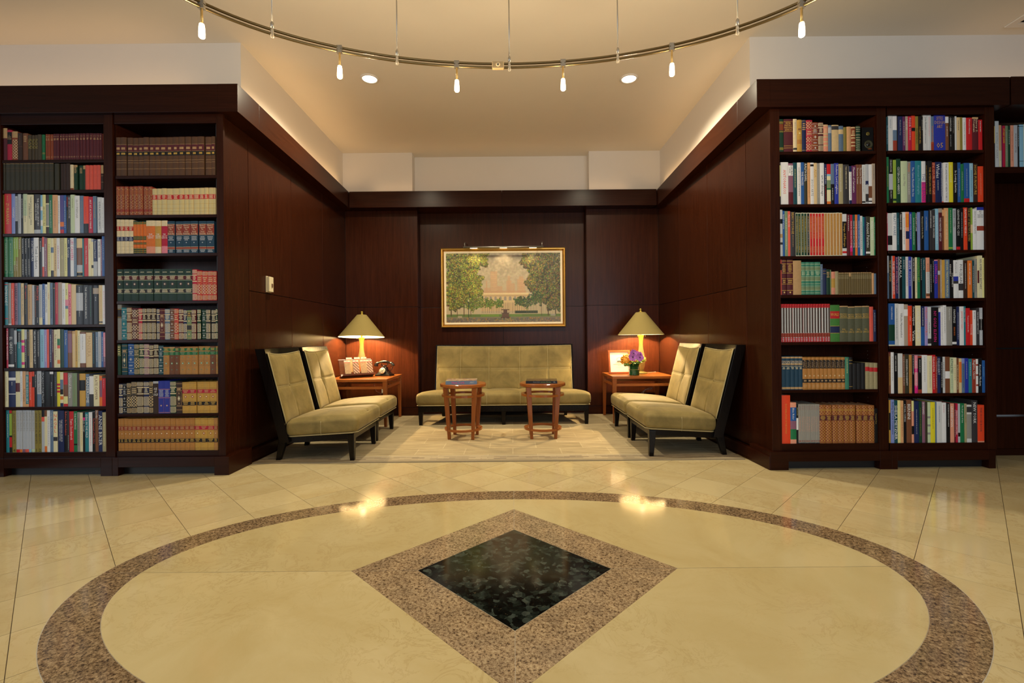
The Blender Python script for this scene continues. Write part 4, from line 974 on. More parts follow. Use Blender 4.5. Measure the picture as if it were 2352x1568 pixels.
# ================================================================ TRACK LIGHT, DOWNLIGHTS, AIR VENT
ZT_ = 3.04; TX, TY, TA, TB = -.02, 2.193, 1.965, 1.125
tr = thing('track_light', (TX, TY, ZC), 'oval ceiling track with two bronze rails, nickel rods and small glass pendants', 'track light')
def on_oval(px, py):
    k = und(px, py)[0] / FPX        # x = k*y  cut with the oval, far side
    a = k * k / TA ** 2 + 1 / TB ** 2; b = -2 * (k * TX / TA ** 2 + TY / TB ** 2); c = TX ** 2 / TA ** 2 + TY ** 2 / TB ** 2 - 1
    y = (-b + math.sqrt(b * b - 4 * a * c)) / (2 * a); return k * y - TX, y - TY
for dz in (-.0135, .0135):
    b = MB(); b.tube([(TA * math.cos(2 * PI * k / 120), TB * math.sin(2 * PI * k / 120), ZT_ - ZC + dz) for k in range(120)], .0085, 8, closed=True); b.build('rail', M_BRASSY, tr)
M_CLEAR = new('clear_acrylic'); nt, b_, o_ = nodes(M_CLEAR); b_.inputs['Base Color'].default_value = (.75, .68, .55, 1); b_.inputs['Roughness'].default_value = .15; b_.inputs['Transmission Weight'].default_value = .6; b_.inputs['IOR'].default_value = 1.3
for px, py in ((625, 60), (912, 130), (1170, 142), (1419, 130), (1694, 65)):
    x, y = on_oval(px, py); z = ZT_ - ZC
    b = MB(); b.tube([(x, y, z + .06), (x, y, -.003)], .0045, 8); b.lathe([(0, -.012), (.03, -.012), (.03, -.001), (0, -.001)], (x, y, 0), 16); rod = b.build('support_rod', M_STEEL, tr)
    b = MB(); b.lathe([(.006, .065), (.011, .055), (.011, .022), (0, .022)], (x, y, z), 14); b.build('connector', M_STEEL, rod)
    b = MB(); b.lathe([(.011, .022), (.011, -.032), (.006, -.042), (0, -.042)], (x, y, z), 14); b.build('clear_sleeve', M_CLEAR, rod)
M_GLOW = plain('pendant_glass_glow', (1, .92, .75), .4, emit=(1.0, .82, .52), es=9)
M_STEM = plain('amber_stem', (.55, .36, .12), .3, .4)
for px, py in ((463, 6), (780, 112), (1049, 142), (1293, 144), (1543, 112), (1841, 6)):
    x, y = on_oval(px, py); z = ZT_ - ZC
    b = MB(); b.tube([(x, y, z - .01), (x, y, z - .115)], .007, 8); pn = b.build('pendant', M_STEM, tr)
    b = MB(); 
    for dz in (-.0135, .0135): b.box(x - .018, x + .018, y - .012, y + .012, z + dz - .0105, z + dz + .0105)
    b.box(x - .010, x + .010, y - .0125, y + .0125, z - .022, z + .022); b.build('clip', M_STEEL, pn)
    b = MB(); b.lathe([(0, -.112), (.013, -.112), (.0155, -.128), (.0175, -.165), (.0170, -.186), (.012, -.192), (0, -.193)], (x, y, z), 18); b.build('glass_shade', M_GLOW, pn)
    light('pendant_light', 'POINT', (x, y, z - .225), 13, WARM, size=.03, parent=tr)
x, y = on_oval(1144, 143); z = ZT_ - ZC
b = MB(); b.box(x - .042, x + .042, y - .014, y + .014, z - .024, z + .024); fb = b.build('feed_box', plain('amber_plastic', (.52, .38, .20), .3), tr, bevel=.004)
b = MB(); b.lathe([(.013, 0), (.015, .004), (.006, .006), (.006, .001), (0, .001)], seg=18); o = b.build('screw_boss', plain('ivory_plastic', (.66, .54, .34), .4), fb); o.location = (x, y - .014, z); o.rotation_euler = (PI / 2, 0, 0)
b = MB(); b.lathe([(0, 0), (.0055, 0), (.0055, .0025), (0, .0025)], seg=14); o = b.build('screw_hole', M_BLACK, fb); o.location = (x, y - .0165, z); o.rotation_euler = (PI / 2, 0, 0)
M_LENS = plain('downlight_lens_glow', (1, .95, .85), .4, emit=(1.0, .90, .70), es=5)
for (lx, ly), lb in zip(((-1.42, 4.69), (1.21, 4.73)), ('round recessed ceiling lamp with white rim above the left chairs', 'round recessed ceiling lamp with white rim above the right chairs')):
    d = thing('downlight', (lx, ly, ZC), lb, 'ceiling light', 'recessed lamps in the alcove ceiling')
    b = MB(); b.lathe([(.072, -.001), (.090, -.001), (.092, -.006), (.074, -.012), (.072, -.004)], seg=36); b.build('rim', M_PAINT, d)
    b = MB(); b.lathe([(0, -.003), (.0715, -.003), (.0715, -.006), (0, -.006)], seg=36); b.build('lens', M_LENS, d)
v = thing('air_vent', (4.72, 3.62, ZC), 'white louvred air vent in the ceiling at far right', 'vent')
for x0, x1, y0, y1 in ((-.48, -.42, -.36, .36), (.42, .48, -.36, .36), (-.42, .42, -.36, -.31), (-.42, .42, .31, .36)):
    b = MB(); b.box(x0, x1, y0, y1, -.012, -.001); b.build('frame_side', M_PAINT, v, bevel=.002)
for k in range(14):
    b = MB(); y = -.29 + .045 * k; b.hexa([(-.418, y, -.010), (.418, y, -.010), (.418, y + .028, -.002), (-.418, y + .028, -.002), (-.418, y, -.008), (.418, y, -.008), (.418, y + .028, -.001), (-.418, y + .028, -.001)]); b.build('slat', M_PAINT, v)
b = MB(); b.box(-.42, .42, -.31, .31, -.0009, -.0002); b.build('duct', M_DARK, v)
# ---------------------------------------------------------------- the books, shelf by shelf
# one line per book: right edge, top edge (both in the shelf's own survey units), cover colour with /bands, then the print on the spine
SHELVES = []
def shelf(bay, no, ox, oy, sc, base, start, kind, txt): SHELVES.append((bay, no, ox, oy, sc, base, start, kind, txt))
A, B, C_, D, E_ = 'outer left', 'inner left', 'inner right', 'outer right', 'far right'
shelf(A, 1, 0, 285, 9.6, 775, 62, 'old', """
160 75 maroon/tan:.69-1|262 115 crimson/black:.53-.93 #A|SHORT|HISTORY@tan:.62-.9|388 145 rust/tan:.78-1 *lattice|492 180 dark_brown/brown:.5-.51 ~brown:.55-.9
-500|612 185 brown *rows|690 225 umber *speck|-705|765 230 umber *speck|830 225 umber *speck|918 215 umber|985 215 green/gold:.28-.29/gold:.24-.25 |-998
1052 205 rust *squares|1110 210 rust *squares|1170 210 rust *squares|1240 200 maroon *squares|1310 200 maroon *squares|-1320|1372 200 maroon *squares|1432 198 maroon *squares|1500 198 maroon *squares|-1508
1560 196 maroon *squares|1612 196 maroon *squares|1668 194 maroon *squares|1755 192 maroon *squares|-1765|1820 192 maroon *squares|1892 190 maroon *squares|-1900|1968 188 maroon *squares|-1975|2050 188 maroon *squares|2125 190 maroon *squares|2190 188 maroon *squares|2240 186 maroon *squares|-2262|2278 195 rust""")
shelf(A, 2, 0, 285, 9.6, 1444, 25, 'old', """
115 845 dark_olive *worn|222 842 dark_olive *worn|325 845 dark_olive *worn|430 848 dark_olive *worn|510 850 dark_olive *worn|590 850 dark_olive *worn|685 848 dark_olive *worn|785 848 dark_olive *worn|875 850 dark_olive *worn|975 850 dark_olive *worn|1075 848 dark_olive *worn|1178 850 dark_olive *worn
-1205|1305 858 dark_olive|-1340|1390 862 dark_brown|1460 860 dark_brown|1550 855 dark_brown|1625 885 cream/rust:0-.07|1705 890 dark_green/tan:.92-1 *rows|-1745|1830 900 dark_green *rows|1880 900 dark_green/tan:.85-1|1965 895 coral|2045 895 coral|2125 890 coral|2215 890 coral|-2228|2285 895 dark_brown/tan:.66-1/tan:.56-.57/tan:.3-.31""")
shelf(A, 3, 0, 440, 9.6, 915, 8, 'new', """
75 45 black ~white|98 60 olive|248 30 red =ZURBARAN@gold:.25-.77 ~gold:.82-.95|330 15 periwinkle =century@white:.4-.66|-335|390 50 black/silver:.32-.95 ~black:.35-.9|460 45 silver ~grey|508 60 black ~white:.4-.9|600 42 pale_green/cream:0-.45 ~dark_green:.3-.85
745 60 cream =THE_BRITANNICA_ENCYCLOPEDIA|OF_AMERICAN_ART@charcoal:.22-.95|890 50 charcoal/silver:0-.1 =THE_AMERICAN_CENTURY|HAROLD_EVANS@white:.2-.9|940 65 sky_blue/white:.2-.35/white:.6-.7|1010 60 pale_yellow =ARCHITECTURE@olive:.2-.7|1085 60 dark_brown/cream:.17-.2/grey:.2-.75/cream:.75-.78|1160 62 green ~white|1270 65 peach ~brown|1320 75 white ~navy:.25-.85
1405 70 violet/orange:.18-.3/red:0-.1|1460 70 blue ~white|1500 75 black =IMPRESS@red:.7-.95 ~olive:.1-.6|1555 75 charcoal =ART_AND_ARCHITECTURE@white:.4-.95|1645 60 pale_green ~olive:.65-.9|1755 80 white =GLOUPIERNAR@grey:.4-.9|1840 80 slate_blue ~grey|1950 95 orange_red/black:0-.26 ~crimson:.35-.72|2045 105 crimson =ART_AT_AUCTION_1984-85@white:.12-.92|2120 90 slate_blue ~gold:.4-.85|-2145|2245 115 pale_grey =GUIDA_ALL'ANTIQUARIATO@navy:.1-.88|2300 125 white ~grey""")
shelf(A, 4, 0, 540, 9.6, 915, 55, 'new', """
168 25 green ~pale_green *frame|-180|290 25 green ~pale_green *frame|345 45 lime_green/olive:0-.3 ~white:.7-.95 ~white:.15-.4|405 45 lime_green/olive:0-.5 ~white:.7-.95 ~white:.15-.4|475 45 olive ~white:.7-.95|540 60 black ~white:.6-.97 ~white:.05-.45|605 60 black ~white:.6-.97 ~white:.05-.45|675 60 black ~white:.75-.97 ~white:.05-.45|745 55 navy =SCATTERATURA@white:.4-.92
855 55 white =Tomb_Sculpture@charcoal:.2-.78|930 60 black ~white:.65-.92|975 40 white/coral:0-.25/coral:.75-1|1040 70 mauve ~white|1120 62 pale_yellow ~olive|1185 65 cream/slate_blue:.62-.76/charcoal:0-.16|1250 60 sand ~maroon|1320 62 white ~crimson:.2-.8|1420 60 khaki *frame =ART@pale_yellow:.45-.55|1485 62 pale_yellow ~olive
1550 65 navy =Lucas@white:.4-.75 ~white:.85-.95|1630 60 white =LES_CAHIERS@magenta:.42-.95|1690 58 slate_blue ~silver|1815 70 sand/brown:.3-.75/silver:.12-.3/black:.02-.1|1850 70 teal|1950 65 red =Our_Subject_of_America@white:.32-.8|2015 72 cream ~red:.7-.85|2060 80 cream/silver:.92-1/black:.22-.3|2150 95 navy/silver:0-.4 =Emmanuel_Osmond@white:.5-.95|2215 88 white =JAMES_MICHENER@charcoal:.5-.95|2250 85 mauve ~white|2310 -30 blue ~silver:.4-.9""")
shelf(A, 5, 0, 645, 9.6, 962, 105, 'new', """
178 30 teal/red:.94-.96/red:.14-.16 =REMBRANDT@white:.45-.9|250 45 grey/white:0-.03 ~silver|310 45 orange_red ~white|385 45 mauve =HARRY_CALLAHAN@black:.1-.92|455 40 slate_blue|525 48 sand =MICHELANGELO_ARCHITETTO@grey:.2-.9|610 45 black =ville_+_mystere@orange_red:.62-.95 ~olive:.25-.6|700 78 tan ~brown|755 90 silver ~grey|800 100 black ~orange:.2-.85|862 100 black =PRINCIPE@orange_red:.62-.98 ~white:.05-.18
935 75 silver/cream:0-.18 ~grey|990 60 blue ~white|1050 75 white =ANDREWS_RAPHAELITES@grey:.3-.95|1105 30 cream ~red:.6-.75|1165 40 slate_blue ~black|1215 45 black/gold:.87-.88|1280 32 crimson ~gold:.25-.95|1365 30 taupe|1440 45 white ~grey|1505 45 pale_yellow/pink:.45-.6/slate_blue:.38-.45 ~navy:.7-.85|1570 70 pink =KACHENSKA@crimson:.2-.8|1680 75 sand
1835 90 black/silver:.35-.8 ~white:.2-.95|1955 90 black =THE_GEMALDEGALERIE_BERLIN@white:.15-.95|2045 95 black ~green:.2-.95|2175 95 black/taupe:.78-.93 ~white:.6-.7|2260 92 sand/black:.04-.07 ~gold|2330 92 white ~pink""")
shelf(A, 6, 0, 750, 9.6, 904, 140, 'new', """
182 25 crimson =POLAROID_NOMADES@white:.2-.92|310 30 black/white:.03-.09 =EL_GRECO@white:.35-.78|370 40 black/silver:.6-.95 ~silver|468 55 teal/black:.66-.95 ~white:.5-.9|535 58 pale_yellow/magenta:.65-.72/magenta:.4-.58/magenta:.08-.15|590 65 charcoal/silver:.75-1 ~white|648 65 black ~gold:.3-.95|725 65 sand ~olive|805 68 black =BELLAMY_THE_EARTHLY_PROJECT@white:.1-.95|880 70 black ~white:.3-.95|975 60 sky_blue ~navy|1032 65 lavender ~white|1080 60 coral ~red:.35-.65
1145 55 navy ~white|1182 65 maroon ~white:.4-1|1265 65 cream =The_New_Concise_British_Flora@brown:.2-.88|1328 58 cream/green:.58-.75/coral:.5-.58/orange:.1-.2|1410 60 dark_green|1492 75 blue =Andrea_Mantegna@white:.6-.92|1585 90 brown/mauve:.4-.92|1655 95 sand/tan:.92-1|1710 80 gold ~navy|1765 85 cream ~grey|1895 120 brown/white:.12-.95 ~grey:.5-.9|2035 130 sand =MANIERA@tan:.3-.9|2105 120 black ~teal:.1-.95|2165 118 slate_blue ~white|2230 110 silver ~grey|2280 112 blue ~white|2335 130 pink/mauve:0-.3 ~white""")
shelf(A, 7, 0, 848, 9.6, 825, 108, 'new', """
185 40 cream ~grey|345 38 navy/white:.74-.82/white:.35-.37 ~white:.6-.7|440 40 cream/maroon:.42-.67|495 45 white ~grey|565 45 peach =Paul_Gauguin@brown:.15-.5|632 50 teal/taupe:.9-1/peach:0-.08 =SERIES_IN_DESIGN_ART@white:.1-.87|700 58 orange_red =School_in_the_heart_of_the_world@white:.2-.7|760 52 orange_red/black:.55-.86|815 45 black ~white:.55-.9|912 42 silver/slate_blue:0-.35 =MISSON_Age_of_Reason@charcoal:.4-.92|980 45 black =PICASSO'S_PORTRAITS@silver:.1-.95|1100 50 black ~dark_green:.2-.6|1180 55 black/white:.93-1 ~silver:.3-.7|1255 55 charcoal ~slate_blue:.3-.85
1330 58 yellow/red:.6-.66/red:.5-.56/red:.4-.46|1400 65 cream/slate_blue:.5-.78/black:.35-.5/orange:.2-.3/navy:0-.1|1490 82 brown/red:.65-1/pale_yellow:.08-.3/red:0-.08|1595 85 grey =Classical_America@white:.25-.95|1700 88 sage ~olive:.1-.9|1755 95 dark_brown|1885 98 ochre/black:.48-.8|1965 108 slate_blue =MANIERISME@white:.1-.9|2065 120 charcoal/white:.38-.95|2190 125 cream =PLATE_CAMPER@brown:.2-.95|2250 150 orange/mauve:.3-.85|2330 165 red/dark_green:.95-1 ~pink:.6-.9""")
shelf(A, 8, 0, 938, 9.41, 950, 68, 'new', """
125 38 pale_grey ~white|205 45 teal ~white:.35-.9|262 50 black/red:.93-1/lime_green:.4-.92/red:.12-.36|355 55 olive =GRAPHIS_ANNUAL_REPORTS@dark_brown:.2-.95 #4@black:.01-.08|430 50 silver/red:0-.07 =GRAPHIS_PHOTO@grey:.5-.97|483 50 silver/orange:0-.07 =GRAPHIS_PHOTO@grey:.5-.97|545 50 silver/mauve:0-.07 =GRAPHIS_PHOTO@grey:.5-.97|625 48 silver/coral:0-.07 =GRAPHIS_PHOTO@grey:.5-.97|680 50 silver/sky_blue:0-.07 =GRAPHIS_PHOTO@grey:.5-.97|750 55 silver/pale_green:0-.07 =GRAPHIS_PHOTO@grey:.5-.97|825 52 olive =GRAPHIS_ANNUAL_REPORTS@dark_brown:.2-.95 #1@black:.01-.08|900 50 olive =GRAPHIS_ANNUAL_REPORTS@dark_brown:.2-.95 #2@black:.01-.08
965 50 silver/black:.84-1/coral:.73-.84|1018 50 cream/brown:.85-1/orange:0-.14|1085 52 white ~grey|1155 45 slate_blue =TAMED_WILD_BEASTS@silver:.4-.97|1245 75 cream/charcoal:.27-.37 ^NAGEL@orange_red:.48-.93|-1258|1390 55 navy =THE_NATIONAL_MUSEUM|OF_AMERICAN_HISTORY@white:.25-.78|1460 55 black =Before_the_Revolution@coral:.4-.97|1500 60 charcoal ~white:.05-.4|1595 75 red =Tazio_Secchiaroli@white:.3-.82|1670 70 green/black:.16-.2 =THE_PAINTINGS@white:.55-.95|1728 92 grey ~maroon|1790 100 cream ~gold
1840 95 black/magenta:.8-.87 =Judy_Chicago@white:.5-.8|1915 95 teal =IDEAS_IN_THE_WILD@white:.35-.95|1995 90 white ~pink|2060 95 black =The_Photographs_of_Diane_Arbus@coral:.2-.85|2128 45 brown =Norths@white:.8-.98|2215 65 navy =ANNE_BRIER@white:.15-.9|2300 95 khaki ~cream""")
shelf(B, 1, 258, 300, 7.65, 780, 55, 'old', """
140 108 calf *calf|250 108 calf *calf|-268|365 115 calf *calf|455 118 calf *calf|548 115 calf *calf|645 108 calf *calf|748 110 calf *calf|842 110 calf *calf|955 108 calf *calf|1062 106 calf *calf|1165 104 calf *calf|1275 100 calf *calf|-1283|1388 98 calf *calf|-1395|1500 98 calf *calf|1615 95 calf *calf|-1640|1742 100 calf *calf|1808 92 calf *calf""")
shelf(B, 2, 258, 300, 7.65, 1470, 50, 'old', """
130 972 brick *scroll|208 972 brick *scroll|285 970 brick *scroll|-298|372 970 brick *scroll|445 968 brick *scroll|538 966 brick *scroll|-548|626 972 brick *scroll|702 974 brick *scroll
780 1010 sand *vellum|865 1008 sand *vellum|955 1004 sand *vellum|1060 1006 sand *vellum|1172 1005 sand *vellum|1262 1002 sand *vellum|1342 1000 sand *vellum|1428 1000 sand *vellum|1530 996 sand *vellum|1615 994 sand *vellum|1690 992 sand *vellum|1780 990 sand *vellum|1818 992 sand *vellum""")
shelf(B, 3, 258, 498, 7.96, 668, 65, 'old', """
142 50 cream *twolabel|222 52 cream *twolabel|302 52 cream *twolabel|385 54 cream *twolabel|444 84 orange *plaid|505 84 orange *plaid|560 82 orange *plaid|622 80 orange *plaid|785 68 orange/cream:.83-1/salmon:0-.21 #THE|AGE_OF|FAITH@white:.45-.6|895 70 ochre/cream:.83-1/cream:0-.2 #THE|RENAIS|SANCE@white:.45-.6|1008 68 crimson/cream:.83-1/pink:0-.22 #THE|AGE_OF|REASON@white:.45-.6
1142 80 petrol *history|-1158|1288 82 petrol *history|1428 80 petrol *history|1565 76 petrol *history|-1588|1720 78 petrol *history|1862 76 petrol *history""")
shelf(B, 4, 258, 498, 7.96, 1535, 68, 'old', """
192 958 bottle_green *lawg|-200|340 955 bottle_green *lawg|475 955 bottle_green *lawg|-485|618 955 bottle_green *lawg|752 955 bottle_green *lawg|-765|895 954 bottle_green *lawg|1030 954 bottle_green *lawg|1180 953 bottle_green *lawg|1328 952 bottle_green *lawg|1462 952 bottle_green *lawg
1548 958 crimson *ornpale|1640 985 red *orngold|1745 990 red *orngold|1845 990 red *orngold|1910 992 red *orngold""")
shelf(B, 5, 258, 695, 8.96, 768, 95, 'old', """
192 45 grey/charcoal:.62-.88/gold:.86-.87/gold:.64-.65|298 110 teal *panels|402 105 brown *ornpale|540 120 maroon *diaper|618 125 crimson *ornpale|708 120 dark_brown *ornpale|805 118 dark_brown *ornpale|900 118 dark_brown *ornpale|-912|975 128 navy *ornpale|1082 128 maroon *diamondgold|1188 135 slate_blue *ornpale|1272 125 brown *panels
1362 130 red *orngold|1462 135 maroon *ornpale|1535 150 navy *ornpale|1632 160 sage *twoblack|1728 148 maroon *ornpale|-1745|1820 138 dark_green *ornpale|-1848|1930 150 dark_green *panels|2022 145 charcoal *ornpale|-2040|2130 150 black *ornpale|2170 130 dark_green *ornpale""")
shelf(B, 6, 258, 695, 8.96, 1474, 100, 'old', """
178 850 dark_green/pale_yellow:.62-.63 *topframe|-195|310 845 dark_teal *diamondgold|-325|445 845 blue *panels|552 848 dark_green *orngold|648 845 dark_green *ornpale|758 848 mauve *ornpale|848 865 dark_brown *ornpale|950 852 dark_brown *ornpale|1050 880 dark_teal *panels
1172 910 camel *green2|1285 908 brown/tan:.78-1 *green2|1385 905 brown *green2|1515 905 camel *green2|1638 902 camel *green2|1762 900 camel *green2|-1775|1895 895 camel *green2|2012 895 camel *green2|2128 892 brown *green2|2168 892 camel *green2""")
shelf(B, 7, 258, 868, 8.86, 714, 135, 'old', """
212 115 navy *ornpale|290 105 black *panels|385 92 black *orngold|502 68 black *orngold|632 68 dark_brown *ornpale|742 68 navy *ornpale|828 62 black *orngold|938 62 dark_brown/silver:.93-1 #|AGE|OF|GOLD@white:.55-.8|1058 55 royal_blue *bluegold|1178 55 royal_blue *bluegold|1300 62 dark_green *ornpale|1422 72 dark_brown *diamondgold
1562 82 ochre *law|1712 76 ochre *law|-1728|1858 74 ochre *law|1982 72 ochre *law|2122 70 ochre *law|2148 60 camel""")
shelf(B, 8, 258, 868, 8.86, 1478, 108, 'old', """
168 835 amber *law|240 833 amber *law|318 832 amber *law|405 836 amber *law|492 836 amber *law|592 834 amber *law|685 832 amber *law|775 832 amber *law|868 830 amber *law|955 828 amber *law|1062 826 amber *law|1178 824 amber *law|1280 826 amber *law|1372 828 amber *law|1475 824 amber *law|1568 822 amber *law|1675 820 amber *law|-1682|1795 820 ochre *law|1938 820 ochre *law|2068 820 ochre *law|2148 820 camel *law""")
shelf(C_, 1, 1780, 255, 9.6, 885, 70, 'old', """
192 170 dark_green/olive:.86-.93/rust:.66-.85/olive:.6-.64/olive:.06-.14|-200|405 165 maroon/gold:.92-.93/gold:.62-.63/gold:.18-.19/gold:.12-.13 #MEYERS|ENZYKLO|PADISCHES|LEXIKON@gold:.65-.9|490 165 cream/charcoal:.06-.12 ~grey:.5-.9|595 185 ochre *ochrebands|690 185 navy/gold:.96-.97/gold:.04-.05 *rows|825 192 crimson *diaper|955 240 rust/gold:.94-.95/gold:.72-.73/gold:.22-.23/gold:.06-.07 *panels|1070 240 maroon *ornpale|1175 290 salmon *tanbands|1250 305 slate_blue/silver:.7-.92|1405 300 sand/charcoal:.82-.96|1508 320 slate_blue/sand:.68-.86|1585 345 olive|1682 335 peach|1778 338 rust *tanbands|-1792|1885 318 dark_green *greenladder""")
shelf(C_, 2, 1780, 360, 9.6, 1035, 72, 'new', """
112 100 black ~white|132 130 black/pale_yellow:.2-.95|300 110 white =ANTONAKOS@orange_red:.25-.82|405 135 mauve/white:.7-.95/maroon:0-.3 =LAURA|1990@black:.72-.94|495 118 dark_teal ~pale_yellow:.4-.85|575 118 white ~charcoal:.2-.88|650 112 blue =THE_MASSES@white:.45-.78|725 118 dark_olive =RALPH_EARL@white:.55-.97|785 118 peach ~brown|862 120 white/black:.91-.96 =XOOI_ARTE@grey:.2-.6|935 125 sand =ASIA@ochre:.65-.85|1000 128 grey ~silver|1090 125 white =art_in_chicago@charcoal:.2-.7 |1148 150 navy/black:0-.5 ~white:.5-.9 ~red:.05-.45|1238 150 cream/red:.75-1/sky_blue:.7-.75/sage:.4-.6/green:.36-.4/orange:0-.07
1318 145 slate_blue/black:0-.5 ~white:.1-.4|1408 130 royal_blue =Frederic,_Lord_Leighton@white:.25-.96|1510 145 khaki ~white:.3-.9|1640 160 charcoal =THE_AMERICAN_ART_BOOK@cream:.38-.95|1698 195 white/navy:.85-1/navy:0-.1 ~grey|1800 185 purple =Masters_of_Caricature@white:.3-.95|1862 160 brown =The_Lone_Traveler@white:.5-.92|1925 160 brown =The_Lone_Traveler@white:.5-.92|2000 162 pale_grey/black:.03-.07 ~grey:.3-.95|2068 155 silver/navy:.48-.58/charcoal:.05-.25 ~white:.25-.5|2150 155 white/brown:.15-.45/black:.05-.08|2215 140 taupe ~charcoal:.6-.95""")
shelf(C_, 3, 1780, 478, 9.6, 1045, 92, 'new', """
178 25 pale_grey/charcoal:.25-.3/tan:.4-.48/black:.7-.8|222 50 blue =families_of_america@white:.6-.92|290 58 sage ~white|346 58 coral =Mary_in_the_City@white:.65-.92|460 70 charcoal =BEAU_VOYAGE@gold:.5-.98 ~tan:.2-.48|515 95 dark_green *sleeve ~gold|580 95 dark_green *sleeve ~gold|645 95 dark_green *sleeve ~gold|710 95 dark_green *sleeve ~gold|770 95 black *sleeve ~silver|835 95 red *sleeve ~gold:.4-.92|900 95 red *sleeve ~gold:.4-.92|965 95 red *sleeve ~gold:.4-.92|1030 95 red *sleeve ~gold:.4-.92|1095 95 red *sleeve ~gold:.4-.92
1160 95 camel *sleeve|1222 95 camel *sleeve|1290 95 camel *sleeve|1355 95 camel *sleeve|1425 92 camel *sleeve|1490 95 camel *sleeve|1590 120 pale_grey/black:.18-.82/red:.06-.11 =Voyage_dell'Europa@gold:.22-.78|1660 130 maroon ~white:.6-.97|1720 138 crimson/magenta:.1-.25 =Schritt_fur_Schritt_zum_PC-Erfolg@white:.2-.85|1775 138 dark_teal =Schritt_fur_Schritt_zum_PC-Erfolg@white:.2-.85|1828 135 orange =Schritt_fur_Schritt_zum_PC-Erfolg@white:.2-.85|1880 135 blue =Schritt_fur_Schritt_zum_PC-Erfolg@white:.2-.85
1940 162 pale_grey ~charcoal|1978 185 teal =Edward's_Faces@navy:.3-.75|2010 190 navy|2105 175 dark_olive/white:.05-.1 =Ancient_Palermo@white:.2-.85|2195 190 pale_green =WALL_STREET@white:.4-.9|2222 180 green ~white""")
shelf(C_, 4, 1780, 588, 9.6, 840, 100, 'old', """
155 60 coral/black:.7-.88|258 65 maroon *goldbands|-270|405 62 maroon *goldbands|585 90 tan|678 125 sea_green *greenset|780 124 sea_green *greenset|882 124 sea_green *greenset|1005 124 sea_green *greenset|1062 170 slate_blue ~silver:.5-.9|1138 268 navy/gold:.9-.91/gold:.8-.81|1222 285 dark_green *rows|1242 295 sage|1335 335 salmon/ochre:.3-.7|1408 328 khaki
1448 358 bronze *bronze|1490 358 bronze *bronze|1540 356 bronze *bronze|1588 356 bronze *bronze|1636 356 bronze *bronze|1688 354 bronze/tan:.82-1|1738 354 bronze *bronze|1775 352 bronze *bronze|1812 352 bronze *bronze|1858 352 bronze *bronze|1900 352 bronze *bronze|1945 350 bronze *bronze|1995 350 bronze *bronze|2040 350 bronze *bronze|2088 350 bronze *bronze|2136 350 bronze *bronze|2188 365 peach|2238 375 slate_blue""")
shelf(C_, 5, 1780, 690, 9.6, 912, 112, 'old', """
155 80 red *redset|222 80 red *redset|282 80 red *redset|340 80 red *redset|395 80 red *redset|455 80 red *redset|512 80 red *redset|570 80 red *redset|628 80 red *redset|675 80 red *redset|735 78 red *redset|792 78 red *redset|852 78 red *redset|912 78 red *redset|980 78 red *redset|1040 76 red *redset|1105 76 red *redset|1165 76 red *redset|1225 75 red *redset
1432 100 grass_green/red:.63-.83/navy:.24-.42/gold:.42-.43/gold:.23-.24 #WORLD@gold:.7-.78|1615 120 dark_sage/tan:.97-1 *encyc|1765 135 dark_sage/tan:.97-1 *encyc|1932 125 dark_sage/tan:.97-1 *encyc|2085 120 dark_sage/tan:.97-1 *encyc|2172 138 coral ~orange_red:.6-.85|2238 205 navy ~silver:.3-.9""")
shelf(C_, 6, 1780, 800, 9.41, 885, 150, 'old', """
242 170 petrol *bluelatin|342 170 petrol *bluelatin|432 168 petrol *bluelatin|518 168 petrol *bluelatin|600 168 petrol *bluelatin|712 190 amber *ideas|798 190 amber *ideas|888 190 amber *ideas|978 190 amber *ideas|1062 190 amber *ideas|1148 190 amber *ideas|1240 190 amber *ideas|1335 190 amber *ideas|1440 190 amber *ideas|1520 190 amber *ideas|1608 185 sea_green ~pale_yellow:.5-.95|1685 190 black/gold:.9-.91/gold:.8-.81/gold:.08-.09
1780 320 black|1875 318 black|1958 312 black|2048 305 khaki/red:.68-.84|2140 308 khaki/red:.66-.82|2225 312 khaki/red:.66-.82""")
shelf(C_, 7, 1780, 900, 9.41, 1105, 150, 'mix', """
338 68 orange_red =PICTORIAL_ATLAS_OF_THE_WORLD@gold:.2-.82|468 225 salmon/blue:.55-.88/green:.1-.35/mauve:.35-.55 =Blue_Rider@white:.58-.86|510 265 black/white:.35-.65 ~pale_yellow:.7-.92|578 262 grey *report|618 262 grey *report|656 262 grey *report|692 262 grey *report|735 262 grey *report|772 262 grey *report|805 262 grey *report|842 262 grey *report|875 262 grey *report|915 262 grey *report|945 262 grey *report|970 265 grey *report
1110 278 bronze_brown *moroc|1235 282 bronze_brown *moroc|-1245|1370 278 bronze_brown *moroc|1505 278 bronze_brown *moroc|1630 278 bronze_brown *moroc|1745 278 bronze_brown *moroc|-1765|1898 284 bronze_brown *moroc|2025 282 bronze_brown *moroc|2150 285 bronze_brown *moroc|2250 355 black =Painting_the_Town@gold:.55-.85""")
